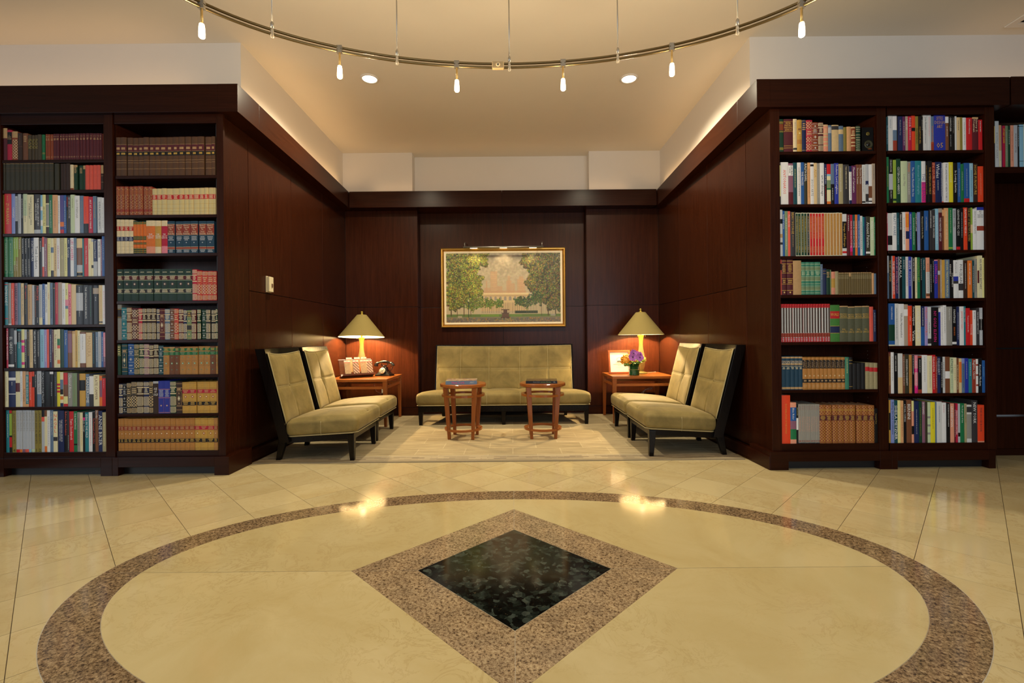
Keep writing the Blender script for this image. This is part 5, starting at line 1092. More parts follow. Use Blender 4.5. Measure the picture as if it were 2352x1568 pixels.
shelf(D, 1, 2025, 255, 9.41, 838, 96, 'new', """
145 110 dark_teal =The_Encounter_Series@sky_blue:.2-.75|252 90 pale_grey =NASHVILLE@slate_blue:.65-.9|340 90 white/brick:0-.3/slate_blue:.3-.6|355 90 black|458 100 navy =Weekend_of_the_Year@silver:.45-.9|520 100 purple ~white|578 95 taupe =THE_FIFTIES@white:.6-.92|652 98 crimson =FOCUS@white:.7-.95 ~white:.3-.65|735 85 orange_red/black:.56-.66|800 95 olive =MASTERPIECES@dark_brown:.2-.65|870 95 black =COLLECTORS_SELL@gold:.2-.7|905 95 black ~white:.6-.9|995 72 pale_grey =John_Rewald@charcoal:.6-.95 ~charcoal:.2-.58|1075 75 pale_grey ~pink:.4-.95|1140 95 slate_blue/brick:0-.25 =TODAY'S_HOMES@orange:.2-.72
1385 80 royal_blue #SITES|DESIGN|ART@ochre:.64-.97 #05@ochre:.08-.22|1460 90 brown/white:.8-.98 ~white:.4-.7|1530 90 black =CHANTICLEER@white:.55-.95 ~silver:.1-.45|1590 95 black ~grey:.5-.95|1632 95 pale_grey|1705 118 sand ~charcoal:.6-.9|1758 115 olive|1832 125 white ~grey|1962 128 red =Women's_History@white:.5-.95|2095 118 maroon/tan:.95-1 =Harry_S.|Truman@cream:.5-.95|2185 172 red ~white:.6-.95""")
shelf(D, 2, 2025, 350, 9.41, 1075, 112, 'new', """
165 88 green ~gold:.35-.8|252 130 black/silver:.3-.66 =MIGRATIONS@white:.7-.97 =SALGADO@white:.1-.28|322 152 lime_green/dark_green:.05-.1|415 130 dark_green =CISTERCIAN_ABBEYS@white:.2-.82|560 178 pale_green =Lotte_May@grey:.4-.68|640 185 grey =Henry@orange:.75-.95 ~white:.2-.7|728 175 blue =The_Caves_Beneath_the_Sea@white:.15-.85|868 172 teal =American_Photographs@sky_blue:.2-.9|955 180 white/magenta:0-.5 =THE_BIG_BANG@violet:.05-.7|1000 185 black ~ochre:.2-.9|1098 175 black =THE_AMERICAN_WEST@ochre:.2-.85|1165 205 brick =IN_OUR_IMAGE@salmon:.2-.98|1280 195 navy =Whales@white:.6-.95 ~white:.3-.55|1305 200 navy ~white|1345 215 silver/coral:0-.03 ~purple
1455 210 white =THE_LANDMARKS_OF_NEW_YORK_II@charcoal:.05-.97|1555 200 yellow ~white:.5-.92|1648 215 black =In_Loving_Sunrise@white:.25-.8|1715 208 blue ~silver|1785 240 green ~silver:.3-.8|1905 218 blue/red:0-.1 ~silver|1985 222 sky_blue =CITY@white:.82-.98 ~slate_blue|2090 235 dark_brown =HOME_FURNITURE@gold:.2-.96|2205 290 orange_red ~salmon:.2-.8""")
shelf(D, 3, 2025, 465, 9.41, 1030, 115, 'new', """
140 215 crimson =LETTERED_IN_GOLD@white:.45-.95|240 228 pale_grey/black:.15-.4|330 222 white =PRATT_WARE@slate_blue:.4-.95|385 218 dark_teal ~sky_blue|455 220 black =TERRACE_HOUSES@white:.55-.97|525 205 white ~grey|598 202 salmon/navy:.3-.5/orange:.6-.95 ~yellow:.55-.95|662 208 royal_blue =INDEPENDENT_STATES_OF_EUROPE@white:.3-.95|735 208 green ~white|778 210 black =DISNEYLAND'S_LAND@white:.5-.97|845 205 periwinkle ~grey|928 175 black =Masterpieces_from_the_Met@cream:.3-.85|1020 175 blue =OF_PAINTINGS@silver:.5-.85|1038 160 black|1102 155 charcoal =DANTE'S_REMARKABLE@white:.55-.97|1165 152 charcoal =ZEN_IN_THE_ORCHARD@white:.3-.85|1235 132 sky_blue ~white
1318 125 maroon/taupe:.9-1 =THE_PAINTED_SKETCH@white:.22-.78|1360 125 brown/peach:.82-.97|1450 118 peach =HARVARD_ART_MUSEUMS@cream:.25-.92|1545 115 green/lime_green:.03-.07 ~pale_green:.4-.95|1620 128 silver =GRAPHIS_COVERS@charcoal:.55-.97|1705 130 black/red:.01-.08 =GRAPHIS_MUSIC_CDS@white:.35-.98|1778 120 black ~silver:.3-.9|1862 108 orange_red =GRAPHIS_NEW_MEDIA_1@white:.35-.98|1930 102 black =THE_ART_OF_BEAUTIFUL_RIVERS@gold:.2-.98|1975 110 lime_green/sand:.4-.6|2065 140 white =ANTIQUE_SILVER_PLATE@grey:.4-.95|2228 100 white/royal_blue:.93-1/brick:.45-.56 #ART|OF|THE_20TH|CENTURY@charcoal:.75-.92""")
shelf(D, 4, 2025, 575, 9.41, 1028, 125, 'new', """
165 110 slate_blue/silver:.6-1|225 115 black =THE_ART_OF_WYLAND@ochre:.4-.9|245 115 silver|300 112 orange_red =THE_BEST_AMERICAN_ESSAYS@white:.1-.88|370 130 navy =BLACK_ART_ANCESTRAL_LEGACY@pink:.12-.98|390 125 silver|450 122 black =KALALALA@white:.45-.98|525 128 dark_teal ~white:.7-.92|585 130 pale_grey ~crimson:.3-.92|648 130 royal_blue =ESCAPE@white:.7-.9 ~white:.3-.65|675 140 silver|732 138 black =THE_UNITED_STATES_OF_AMERICA@white:.42-.97|780 142 cream ~grey|840 145 green =COLLECTING_ART@lime_green:.4-.95|878 155 black ~white:.45-.97|965 155 dark_teal =History_of_Music@white:.7-.95|1045 150 salmon/pale_grey:.1-.65/brown:.05-.12 ~brown|1105 170 black ~white
1145 180 black ~white:.4-.95|1225 195 royal_blue/pink:.97-1 =LIVING_MAYA@magenta:.38-.88|1275 180 brown/silver:.6-.7|1315 190 taupe ~white|1372 198 ochre|1480 190 slate_blue =HIDDEN_TREASURES_REVEALED@pale_yellow:.03-.97|1518 195 black =KENNEDY|1560 195 black =UTAMARO@white:.2-.65|1668 205 white/royal_blue:.45-.57/charcoal:.38-.45 =Metalwork@grey:.65-.95|1770 198 white/charcoal:.2-.38 =PORCELAIN@charcoal:.4-.88|1860 215 dark_brown ~white:.25-.92|1965 212 orange =BEYOND_ART_&_BEYOND@white:.35-.92|2012 212 dark_teal ~white|2075 175 grey ~charcoal|2115 110 cream/maroon:.35-.65|2190 105 cream =AN_AMERICAN_BESTIARY@charcoal:.2-.92|2235 155 pale_yellow ~brick:.45-.95""")
shelf(D, 5, 2025, 685, 9.41, 1025, 160, 'new', """
295 115 blue/dark_green:.12-.5/cream:0-.03 =PALM_SPRINGS@white:.62-.92|375 118 pale_grey ~charcoal:.15-.9|492 125 white =Vilhelm_Hammershoi@charcoal:.2-.78|578 135 taupe/white:.72-.88|662 148 orange_red/navy:.98-1 =STUDIO@white:.6-.72 ~white:.1-.5|735 165 black =Stereotypes@white:.4-.98 =Vista@white:.1-.38|855 162 cream =LOUIS_COMFORT@white:.1-.92|935 178 navy/blue:0-.48 ~white:.5-.95|1000 182 lavender =MIRIAM_SCHAPIRO@orange:.25-.97|1080 190 pale_grey/charcoal:.05-.18 ~charcoal:.3-.6|1240 200 black =NY_GOLD_ELEVEN@magenta:.1-.9|1285 220 royal_blue/white:.9-1|1330 185 white ~grey|1402 155 white ~grey:.3-.95|1530 185 grey =Augustus_Pajou@white:.65-.95
1628 190 black/white:.03-.09 =PAINTINGS@white:.58-.93 =SEAN_RICK@orange:.25-.48|1690 185 navy ~silver|1785 180 white =JEANNE_ROUSSEAU@orange_red:.4-.88|1830 178 teal =Living_Under_Glass@white:.6-.95|1915 218 red =Tomorrow_from_Art@white:.35-.8|1975 262 orange_red =TOULOUSE@white:.3-.6|2050 265 white ~charcoal:.75-.95|2120 215 charcoal =THE_WORLD'S_BEST_PHOTOS@white:.3-.9|2190 210 silver/black:.4-.7 ~white""")
shelf(D, 6, 2025, 795, 6.53, 702, 108, 'new', """
140 85 brown/maroon:.97-1 =TREASURES_OF_THE_SMITHSONIAN@gold:.2-.9|188 90 white ~grey:.3-.9|250 108 black =GARY_WINOGRAND@white:.55-.95|320 108 pale_grey/sand:0-.4|352 122 brown ~white:.2-.95|418 128 dark_olive =DESIGNING_MODERNITY@white:.2-.88|460 128 camel ~brown|500 138 black ~white:.5-.98|550 135 pink/magenta:.55-.65/magenta:0-.2 ~white|608 145 black/brick:0-.1/brick:.95-1 ~white:.55-.9|690 132 white ~grey:.3-.95|762 140 cream ~grey|815 130 red =PHILADELPHIA@white:.55-.95 ~white:.1-.5|838 152 brick ~white|885 158 navy =DELESSERT@silver:.5-.95|918 155 black ~white|960 158 pale_grey ~charcoal|1030 158 brown/white:.4-.6
1078 168 pale_green =ATHLETES@charcoal:.55-.97 ~grey:.1-.5|1130 170 cream ~olive:.35-.8|1165 175 brown =IN_THE_BOSOM_OF_THE_EARTH@cream:.1-.8|1205 182 sand/orange:.3-.9|1250 182 slate_blue/periwinkle:.85-1 ~navy|1310 180 royal_blue ~silver:.4-.9|1362 188 teal ~white:.5-.9|1420 188 brick =Ragtime_Classic@white:.4-.95|1452 192 white/brick:.2-.25/brick:.5-.55/brick:.8-.85|1510 178 black =American_Modern@white:.2-.82|1570 212 blue ~sky_blue:.5-.8""")
shelf(D, 7, 2025, 795, 6.53, 1448, 118, 'new', """
140 810 ochre/black:.3-.7|192 805 periwinkle =finding_the_lost_Continents@navy:.2-.95|245 815 dark_teal =SHEILA_METZNER@white:.08-.88|290 815 pale_yellow|332 818 peach ~brown|378 822 black =A_MORAL_COMPASS@white:.5-.92|458 808 brown =BERNINI@white:.55-.9|492 822 salmon/pale_yellow:.75-1/black:.2-.4|562 828 navy ~silver:.2-.8|610 832 dark_green ~olive|658 832 mauve =BONNARD@white:.68-.97|692 840 dark_olive|738 842 pale_green/grey:.2-.25/grey:.4-.45/grey:.6-.65|805 842 yellow ~olive:.35-.85|828 840 slate_blue|905 835 pale_grey ~slate_blue:.5-.9|975 850 white ~crimson:.75-.95|1030 858 black ~white:.4-.97
1095 862 salmon =LINDBERGMAN@white:.4-.92|1115 872 maroon ~white|1150 862 crimson =PENNSYLVANIA_PAINTERS@white:.2-.82|1182 865 silver/black:.15-.25|1245 860 green =The_Royal_City_of_Susa@white:.5-.95|1280 865 khaki ~dark_olive:.5-.95|1352 882 pale_grey/charcoal:.8-.95/grey:.1-.75|1440 815 charcoal =NEW_YORK@white:.45-.95|1545 885 orange_red/salmon:0-.03 =THE_HOUSE_BOOK@charcoal:.28-.93""")
shelf(E_, 1, 2240, 160, 6.03, 1342, 262, 'new', """
275 670 black/gold:.5-.85|330 702 pale_grey =BUNTFELD_OF_ALASKA@grey:.2-.75|365 758 peach/cream:0-.4 ~grey|378 770 purple|418 765 crimson =STUART_DAVIS@yellow:.58-.93|455 765 sage ~silver|488 768 dark_green ~white:.55-.9|535 760 salmon ~brick|588 758 silver =MUSEUM_SCULPTURE@charcoal:.35-.8|612 765 black ~white:.5-.97|672 750 sky_blue/black:.95-.96/black:.14-.15|745 745 cream ~brown|805 760 navy ~white|870 752 white ~charcoal""")
# ---------------------------------------------------------------- book colours (as the eye names them) and printing
PAL = dict(petrol=(28,62,84), white=(228,224,212), cream=(222,205,165), ivory=(225,214,185), pale_grey=(196,198,196), grey=(138,136,128), silver=(170,174,178), charcoal=(52,50,52), black=(20,19,20),
  navy=(28,38,78), blue=(38,84,146), royal_blue=(40,52,150), sky_blue=(128,174,196), periwinkle=(124,138,190), slate_blue=(92,114,138), teal=(38,118,128), dark_teal=(24,68,76), sea_green=(58,126,102),
  dark_green=(22,58,40), bottle_green=(34,58,50), green=(30,108,66), grass_green=(66,124,52), lime_green=(136,164,60), pale_green=(182,196,158), sage=(116,136,100), dark_sage=(86,88,66), olive=(132,118,52), dark_olive=(56,54,40), khaki=(158,148,110),
  yellow=(218,200,44), pale_yellow=(216,208,140), gold=(196,158,70), ochre=(190,148,66), amber=(176,122,58), camel=(172,124,66), orange=(214,112,44), orange_red=(212,66,34), red=(186,32,36), crimson=(176,28,58), coral=(214,88,72), salmon=(220,146,118), pink=(222,130,144), magenta=(206,40,120), peach=(206,156,108),
  maroon=(84,28,36), brick=(142,56,40), rust=(134,62,32), brown=(112,70,46), dark_brown=(54,36,28), umber=(70,58,40), calf=(84,56,34), bronze=(104,88,50), bronze_brown=(150,92,44), tan=(186,150,102), sand=(206,180,132), taupe=(160,144,126), purple=(92,38,80), violet=(76,68,130), mauve=(128,86,106), lavender=(150,138,190))
WORDS = {k: k.replace('_', ' ') for k in PAL}; WORDS.update(bronze_brown='brown gilt', calf='brown calf', camel='tan', petrol='dark blue', amber='tan', ochre='yellowish tan', dark_sage='grey green', pale_grey='pale grey')
def M_(col, fabric=False):
    nm = ('cloth_' if fabric else 'jacket_') + col
    if nm in MATS: return MATS[nm]
    return plain(nm, tuple(min(.9, v * (1.08 if fabric else 1.35)) for v in lin(PAL[col])), .6 if fabric else .34, var=.16 if fabric else .05, vs=60, spec=.4)
def ink(col):
    nm = 'ink_' + col
    return MATS[nm] if nm in MATS else plain(nm, tuple(min(.9, v * 1.3) for v in lin(PAL[col])), .4, var=.02)
def tooled(base, gold, kind):
    """Leather stamped with a gilt all-over pattern."""
    nm = '%s_%s_%s' % (kind, base, gold)
    if nm in MATS: return MATS[nm]
    m = new(nm); nt, b, o = nodes(m); s = {'lattice': 120, 'filigree': 250, 'scroll': 120}[kind]
    def wv(rot):
        w = nt.nodes.new('ShaderNodeTexWave'); w.inputs['Scale'].default_value = s / 6.3; w.inputs['Distortion'].default_value = 0.0 if kind == 'lattice' else (2.5 if kind == 'filigree' else 5.0); w.inputs['Detail Scale'].default_value = 2.0
        nt.links.new(coords(nt, 'Object', (1, .01, 1), (0, rot, 0)), w.inputs['Vector']); return w.outputs['Fac']
    mn = nt.nodes.new('ShaderNodeMath'); mn.operation = 'MAXIMUM'; nt.links.new(wv(.78), mn.inputs[0]); nt.links.new(wv(-.78), mn.inputs[1])
    r = ramp(nt, mn.outputs[0], [(.78, (0, 0, 0)), (.90, (1, 1, 1))])
    c = mixc(nt, r.outputs[0], lin(PAL[base]), lin(PAL[gold])); nt.links.new(c, b.inputs['Base Color']); b.inputs['Roughness'].default_value = .42
    return m
# spine decoration styles: bands are (from, to, colour or material), marks are print laid on the spine
def st_law(col):
    return ([(.64, .755, 'brick' if col != 'ochre' else 'crimson'), (.25, .365, 'black')] + [(z, z + .007, 'brown') for z in (.96, .80, .765, .615, .395, .235, .06)],
            [('d', .53, .052, 'brick'), ('l', .665, .735, 'tan', 2), ('l', .275, .35, 'gold', 2)])
STYLES = {
 'law': st_law,
 'lawg': lambda c: ([(.66, .79, 'maroon'), (.25, .37, 'charcoal')] + [(z, z + .012, 'pale_green') for z in (.79, .645, .37, .235)], [('d', .53, .055, 'maroon'), ('l', .68, .775, 'cream', 3), ('l', .27, .355, 'cream', 3), ('l', .895, .915, 'cream', 1)]),
 'calf': lambda c: ([(.64, .80, 'maroon'), (.52, .63, 'black')] + [(z, z + .005, 'tan') for z in (.81, .632, .40, .34, .18)], [('l', .68, .74, 'tan', 1), ('l', .55, .60, 'gold', 1)]),
 'scroll': lambda c: ([(.20, .72, ('scroll', 'brick', 'camel')), (.86, .97, ('scroll', 'brick', 'camel')), (.02, .12, ('scroll', 'brick', 'camel'))] + [(z, z + .01, 'camel') for z in (.74, .77, .80, .83)], []),
 'vellum': lambda c: ([(.585, .755, 'red'), (.78, .97, ('filigree', 'sand', 'pale_yellow')), (.03, .56, ('filigree', 'sand', 'pale_yellow'))] + [(z, z + .008, 'ochre') for z in (.40, .24, .12)], [('l', .61, .735, 'cream', 3)]),
 'twolabel': lambda c: ([(.67, .80, 'red'), (.365, .495, 'navy')] + [(z, z + .005, 'tan') for z in (.9, .2, .1)], [('l', .69, .785, 'cream', 3), ('l', .385, .48, 'silver', 3)]),
 'plaid': lambda c: ([(.90, 1, 'dark_green'), (.42, .54, 'dark_green'), (.28, .34, 'dark_green'), (.0, .17, 'dark_green')] + [(z, z + .014, 'gold') for z in (.95, .91, .50, .45, .30, .14, .08, .03)], []),
 'history': lambda c: ([(.575, .90, 'brick'), (.13, .19, 'brick')] + [(z, z + .008, 'cream') for z in (.90, .565, .19, .122)], [('t', 'Winston S.|Churchill|The|Second|World War', 'cream', '#', .59, .89), ('l', .40, .52, 'silver', 3), ('l', .03, .10, 'silver', 2), ('d', .33, .02, 'silver')]),
 'ornpale': lambda c: ([(.03, .20, ('filigree', c, 'cream')), (.25, .52, ('filigree', c, 'cream')), (.60, .63, 'cream'), (.80, .83, 'cream'), (.87, .97, ('filigree', c, 'cream'))], [('f', .245, .525, 'cream'), ('l', .66, .78, 'cream', 3), ('f', .865, .975, 'cream'), ('f', .025, .205, 'cream')]),
 'orngold': lambda c: ([(.03, .17, ('filigree', c, 'sand')), (.22, .54, ('lattice', c, 'sand')), (.86, .97, ('filigree', c, 'sand'))], [('f', .215, .545, 'sand'), ('f', .58, .83, 'sand'), ('l', .63, .79, 'sand', 3), ('f', .855, .975, 'sand'), ('f', .025, .175, 'sand')]),
 'panels': lambda c: ([(z, z + .012, 'silver') for z in (.94, .80, .62, .40, .20, .06)], [('l', .66, .76, 'silver', 2), ('d', .50, .05, 'silver'), ('l', .28, .32, 'silver', 1), ('d', .87, .035, 'silver'), ('d', .13, .035, 'silver')]),
 'diaper': lambda c: ([(.04, .26, ('lattice', c, 'sand')), (.29, .47, ('lattice', c, 'sand')), (.72, .95, ('lattice', c, 'sand'))], [('f', .50, .69, 'sand'), ('l', .54, .65, 'sand', 2)]),
 'diamondgold': lambda c: ([(z, z + .012, 'tan') for z in (.93, .80, .72, .22, .10)], [('f', .25, .69, 'tan'), ('d', .47, .20, 'tan'), ('l', .74, .79, 'tan', 1)]),
 'twoblack': lambda c: ([(.78, .93, 'charcoal'), (.33, .48, 'charcoal')] + [(z, z + .012, 'gold') for z in (.95, .76, .50, .31, .05)], [('d', .63, .03, 'gold'), ('l', .80, .91, 'gold', 2), ('d', .18, .03, 'gold')]),
 'topframe': lambda c: ([], [('f', .62, .95, 'pale_yellow'), ('l', .66, .92, 'pale_yellow', 4)]),
 'green2': lambda c: ([(.85, .95, 'green'), (.70, .815, 'green')], [('l', .87, .94, 'gold', 2), ('l', .72, .80, 'sage', 2), ('d', .61, .02, 'sea_green'), ('d', .40, .045, 'sea_green'), ('d', .17, .02, 'sea_green'), ('f', .30, .50, 'brown')]),
 'bluegold': lambda c: ([(z, z + .01, 'salmon') for z in (.74, .48, .02)], [('l', .52, .72, 'silver', 5), ('f', .03, .46, 'mauve'), ('d', .24, .035, 'mauve')]),
 'ochrebands': lambda c: ([(z, z + .012, 'gold') for z in (.95, .77, .65, .50, .43, .22)] + [(.24, .38, 'amber')], [('l', .67, .73, 'brown', 1), ('d', .58, .03, 'pale_yellow')]),
 'tanbands': lambda c: ([(z, z + .05, 'sand') for z in (.94, .63, .52, .34, .20)], [('l', .70, .85, 'sand', 4)]),
 'greenladder': lambda c: ([(z, z + .015, 'cream') for z in (.94, .86, .78, .64, .54, .46, .40, .32, .24, .16, .08, .02)], []),
 'goldbands': lambda c: ([(z, z + .014, 'gold') for z in (.95, .87, .61, .45, .30, .12)], [('l', .65, .85, 'gold', 5), ('l', .34, .42, 'gold', 2), ('d', .07, .03, 'gold')]),
 'greenset': lambda c: ([(.76, .84, 'sage'), (.43, .54, 'sage'), (.14, .24, 'sage')] + [(z, z + .012, 'pale_green') for z in (.93, .85, .74, .55, .42, .33, .26, .13, .05)], [('l', .60, .71, 'pale_green', 3)]),
 'bronze': lambda c: ([(z, z + .018, 'khaki') for z in (.86, .79, .73)] + [(0, .02, 'tan'), (.97, 1, 'tan')], []),
 'redset': lambda c: ([(.235, .90, 'pale_grey'), (.12, .235, 'brick')], [('v', .24, .90, 'dark_brown'), ('d', .945, .02, 'black'), ('l', .02, .13, 'silver', 3)]),
 'encyc': lambda c: ([(.66, .672, 'gold')], [('t', 'ENCYCLO|BRITANN', 'gold', '#', .69, .79), ('t', 'VOL.|CAN-CLE', 'gold', '#', .25, .37)]),
 'bluelatin': lambda c: ([(.94, .985, 'tan'), (.78, .855, 'navy'), (.74, .775, 'tan'), (.02, .08, 'tan')] + [(z, z + .009, 'cream') for z in (.855, .775, .695)], [('t', 'LATIN', 'cream', '#', .785, .85), ('l', .62, .67, 'cream', 2)]),
 'ideas': lambda c: ([(.655, .92, 'black'), (.215, .33, 'black')], [('t', 'The|Great|Ideas|Today', 'tan', '#', .67, .91), ('d', .43, .045, 'tan'), ('l', .25, .30, 'tan', 1), ('l', .07, .16, 'tan', 3)]),
 'report': lambda c: ([(0, .02, 'charcoal')], [('r', .30, .68, 'salmon'), ('r', .85, .96, 'brick'), ('l', .045, .075, 'brick', 1)]),
 'moroc': lambda c: ([(.595, .73, 'maroon'), (.05, .58, ('lattice', 'brick', 'ochre')), (.75, .84, ('lattice', 'brick', 'ochre')), (.90, .98, ('lattice', 'brick', 'ochre'))] + [(z, z + .012, 'ochre') for z in (.85, .875)], [('l', .61, .715, 'gold', 4)]),
 'sleeve': lambda c: ([(0, .015, 'ivory'), (.985, 1, 'ivory')], [('e', 0, 1, 'ivory'), ('r', .56, .92, 'gold'), ('r', .08, .22, 'gold')]),
 'squares': lambda c: ([], [('q', .90, .045, 'tan'), ('l', .76, .83, 'tan', 2), ('q', .115, .05, 'tan')]),
 'rows': lambda c: ([], [('l', .68, .90, 'tan', 4)]),
 'speck': lambda c: ([(.45, .85, ('scroll', 'umber', 'olive'))], []),
 'worn': lambda c: ([(.985, 1, 'tan'), (0, .018, 'umber'), (.70, .74, 'umber'), (.80, .84, 'umber')], []),
 'lattice': lambda c: ([(.05, .72, ('lattice', c, 'sand'))], []),
 'frame': lambda c: ([], [('f', .10, .93, 'pale_green')]),
}
TEXT = {}
def text_mesh(body, stack=False):
    key = (body, stack)
    if key in TEXT: return TEXT[key]
    cu = bpy.data.curves.new('t', 'FONT'); cu.body = '\n'.join(body) if stack else body.replace('|', '\n'); cu.size = 1; cu.resolution_u = 1; cu.align_x = 'CENTER' if (stack or '|' in body) else 'LEFT'
    cu.space_line = .9
    ob = bpy.data.objects.new('t', cu); me = ob.to_mesh()
    vs = [(v.co.x, v.co.y) for v in me.vertices]; fs = [tuple(p.vertices) for p in me.polygons]
    ob.to_mesh_clear(); bpy.data.objects.remove(ob); bpy.data.curves.remove(cu)
    if vs:
        x0, x1 = min(v[0] for v in vs), max(v[0] for v in vs); y0, y1 = min(v[1] for v in vs), max(v[1] for v in vs)
        vs = [(v[0] - x0, v[1] - y0) for v in vs]; TEXT[key] = (vs, fs, x1 - x0, y1 - y0)
    else: TEXT[key] = ([], [], 1, 1)
    return TEXT[key]
rbk = random.Random(21)
UNIT = MB().box(-.5, .5, 0, 1, 0, 1).mesh('page_block', M_PAGES)
TH = 'first second third fourth fifth sixth seventh eighth ninth tenth eleventh twelfth thirteenth fourteenth fifteenth sixteenth seventeenth eighteenth nineteenth twentieth'.split()
def nth(n): return TH[n - 1] if n <= 20 else ('twenty-' if n < 30 else 'thirty-') + TH[n % 10 - 1] if n not in (30, 40) else 'thirtieth'
def make_book(x0, x1, z, h, col, bands, marks, old, label, group, depth):
    w = x1 - x0 - .0007; bul = (.0035 if old else .0012) * min(1, w / .03); n = 6 if (old or w > .03) else 2
    if not old and w > .045: bul = .002
    B = Vector(((x0 + x1) / 2, YF + .012 + rbk.uniform(0, .004), z + .0003))
    mats = [M_(col, old)]
    def mi(c):
        m = tooled(*((c[1], c[2], c[0]))) if isinstance(c, tuple) else M_(c, old)
        if m not in mats: mats.append(m)
        return mats.index(m)
    eps = sorted({0.0, 1.0} | {max(0, min(1, e)) for b in bands for e in b[:2]})
    us = [-1 + 2 * i / n for i in range(n + 1)]
    def yb(u): return -bul * (1 - u * u)
    mb = MB(); vs = []
    for e in eps: vs += [(w / 2 * u, yb(u), e * h) for u in us]
    fs, ms = [], []
    for k in range(len(eps) - 1):
        mid = (eps[k] + eps[k + 1]) / 2; m = 0
        for b in bands:
            if b[0] <= mid <= b[1]: m = mi(b[2])
        for i in range(n): a = k * (n + 1) + i; fs.append((a, a + 1, a + n + 2, a + n + 1)); ms.append(m)
    o0 = len(vs); tb = .0026
    for zz in (0, h): vs += [(-w / 2, 0, zz), (-w / 2, depth, zz), (-w / 2 + tb, depth, zz), (-w / 2 + tb, tb, zz), (w / 2 - tb, tb, zz), (w / 2 - tb, depth, zz), (w / 2, depth, zz), (w / 2, 0, zz)]
    for i in range(7): fs.append((o0 + i + 1, o0 + i, o0 + 8 + i, o0 + 8 + i + 1)); ms.append(0)
    top = len(vs)
    for zz, flip in ((0, 1), (h, 0)):
        base = len(vs); vs += [(-w / 2, 0, zz), (-w / 2, depth, zz), (-w / 2 + tb, depth, zz), (-w / 2 + tb, tb, zz), (w / 2 - tb, tb, zz), (w / 2 - tb, depth, zz), (w / 2, depth, zz), (w / 2, 0, zz)] + [(w / 2 * u, yb(u), zz) for u in us[::-1]][1:-1]
        for f in ((0, 3, 2, 1), (7, 6, 5, 4), tuple([0] + [0 + 8 + k for k in range(n - 1)][::-1] + [7, 4, 3])):
            f = tuple(base + i for i in f); fs.append(f[::-1] if flip == 0 else f); ms.append(0)
    mb.v, mb.f, mb.m, mb.sm = vs, fs, ms, [False] * len(fs)
    kind = 'bound_volume' if old else ('book' if w > .0305 else 'slim_book')
    o = mb.build(kind, mats); o.location = B
    tag(o, label, 'book', group)
    pg = bpy.data.objects.new('page_block', UNIT); COL.objects.link(pg); pg.parent = o; pg.scale = (w - 2 * tb - .0006, depth - tb - .008, h - .008); pg.location = (0, tb + .0004, .003)
    if not marks: return o
    lm = MB(); imats = []
    def im(c):
        m = ink(c)
        if m not in imats: imats.append(m)
        return imats.index(m)
    def add2(pts, faces, c):                        # points as (across, up) on the spine
        lm.add([(x, yb(max(-1, min(1, 2 * x / w))) - .0004, zz) for x, zz in pts], faces, im(c))
    def rect(xa, xb, za, zb, c):
        if n > 2 and xb - xa > w * .4:
            k = 5; add2([(xa + (xb - xa) * i / k, zz) for zz in (za, zb) for i in range(k + 1)], [(i, i + 1, k + 2 + i, k + 1 + i) for i in range(k)], c)
        else: add2([(xa, za), (xb, za), (xb, zb), (xa, zb)], [(0, 1, 2, 3)], c)
    for mk in marks:
        t = mk[0]
        if t == 't':
            _, body, c, mode, a, b = mk; V, F, tw, thh = text_mesh(body, mode == '^')
            if not V: continue
            L = (b - a) * h
            if mode == '=':
                s = min(L / tw, w * .74 / thh) if thh > 0 else 1
                sl = min(L / tw, s * 1.5)
                P = [((y - thh / 2) * s, b * h - x * sl - (L - tw * sl) * .5 * (0 if sl < L / tw else 1)) for x, y in V]
            else:
                s = min(L / thh, w * .88 / tw); sy = min(L / thh, s * 1.9); P = [((x - tw / 2) * s, a * h + L / 2 + (y - thh / 2) * sy) for x, y in V]
            # the font turns anticlockwise faces into either sense; both sides print alike
            lm.add([(x, yb(max(-1, min(1, 2 * x / w))) - .0005, zz) for x, zz in P], F, im(c))
        elif t == 'r':                              # a line of small unreadable print running down the spine
            _, a, b, c = mk; zz = b * h; hw = min(w * .12, .0030)
            while zz > a * h:
                l = rbk.uniform(.006, .018); l = min(l, zz - a * h); 
                q = zz
                while q > zz - l: e = min(rbk.uniform(.0008, .0019), q - (zz - l)); k_ = rbk.choice((1, 1, .7, 1.3)); add2([(-hw, q - e), (hw * k_, q - e), (hw * k_, q), (-hw, q)], [(0, 1, 2, 3)], c); q -= e + .0012
                zz -= l + .004
        elif t == 'v':
            _, a, b, c = mk; rect(-w * .16, w * .36, a * h, b * h, c)
            zz = a * h + .004
            while zz < b * h - .006: add2([(-w * .05, zz), (w * .24, zz), (w * .24, zz + .003), (-w * .05, zz + .003)], [(0, 1, 2, 3)], 'tan'); zz += .0056
        elif t == 'l':
            _, a, b, c, k = mk; rh = (b - a) * h / (k * 1.7 - .7)
            for i in range(k):
                z0 = a * h + i * rh * 1.7; half = w * rbk.uniform(.22, .38); x = -half
                while x < half - .001: l = rbk.uniform(.0016, .0034); add2([(x, z0), (min(x + l, half), z0), (min(x + l, half), z0 + rh), (x, z0 + rh)], [(0, 1, 2, 3)], c); x += l + .0011
        elif t == 'd':
            _, zc, r, c = mk; rr = min(r * h, w * .30 if r < .1 else r * h); rx = min(rr, w * .36); add2([(-rx, zc * h), (0, zc * h - rr), (rx, zc * h), (0, zc * h + rr)], [(0, 1, 2, 3)], c)
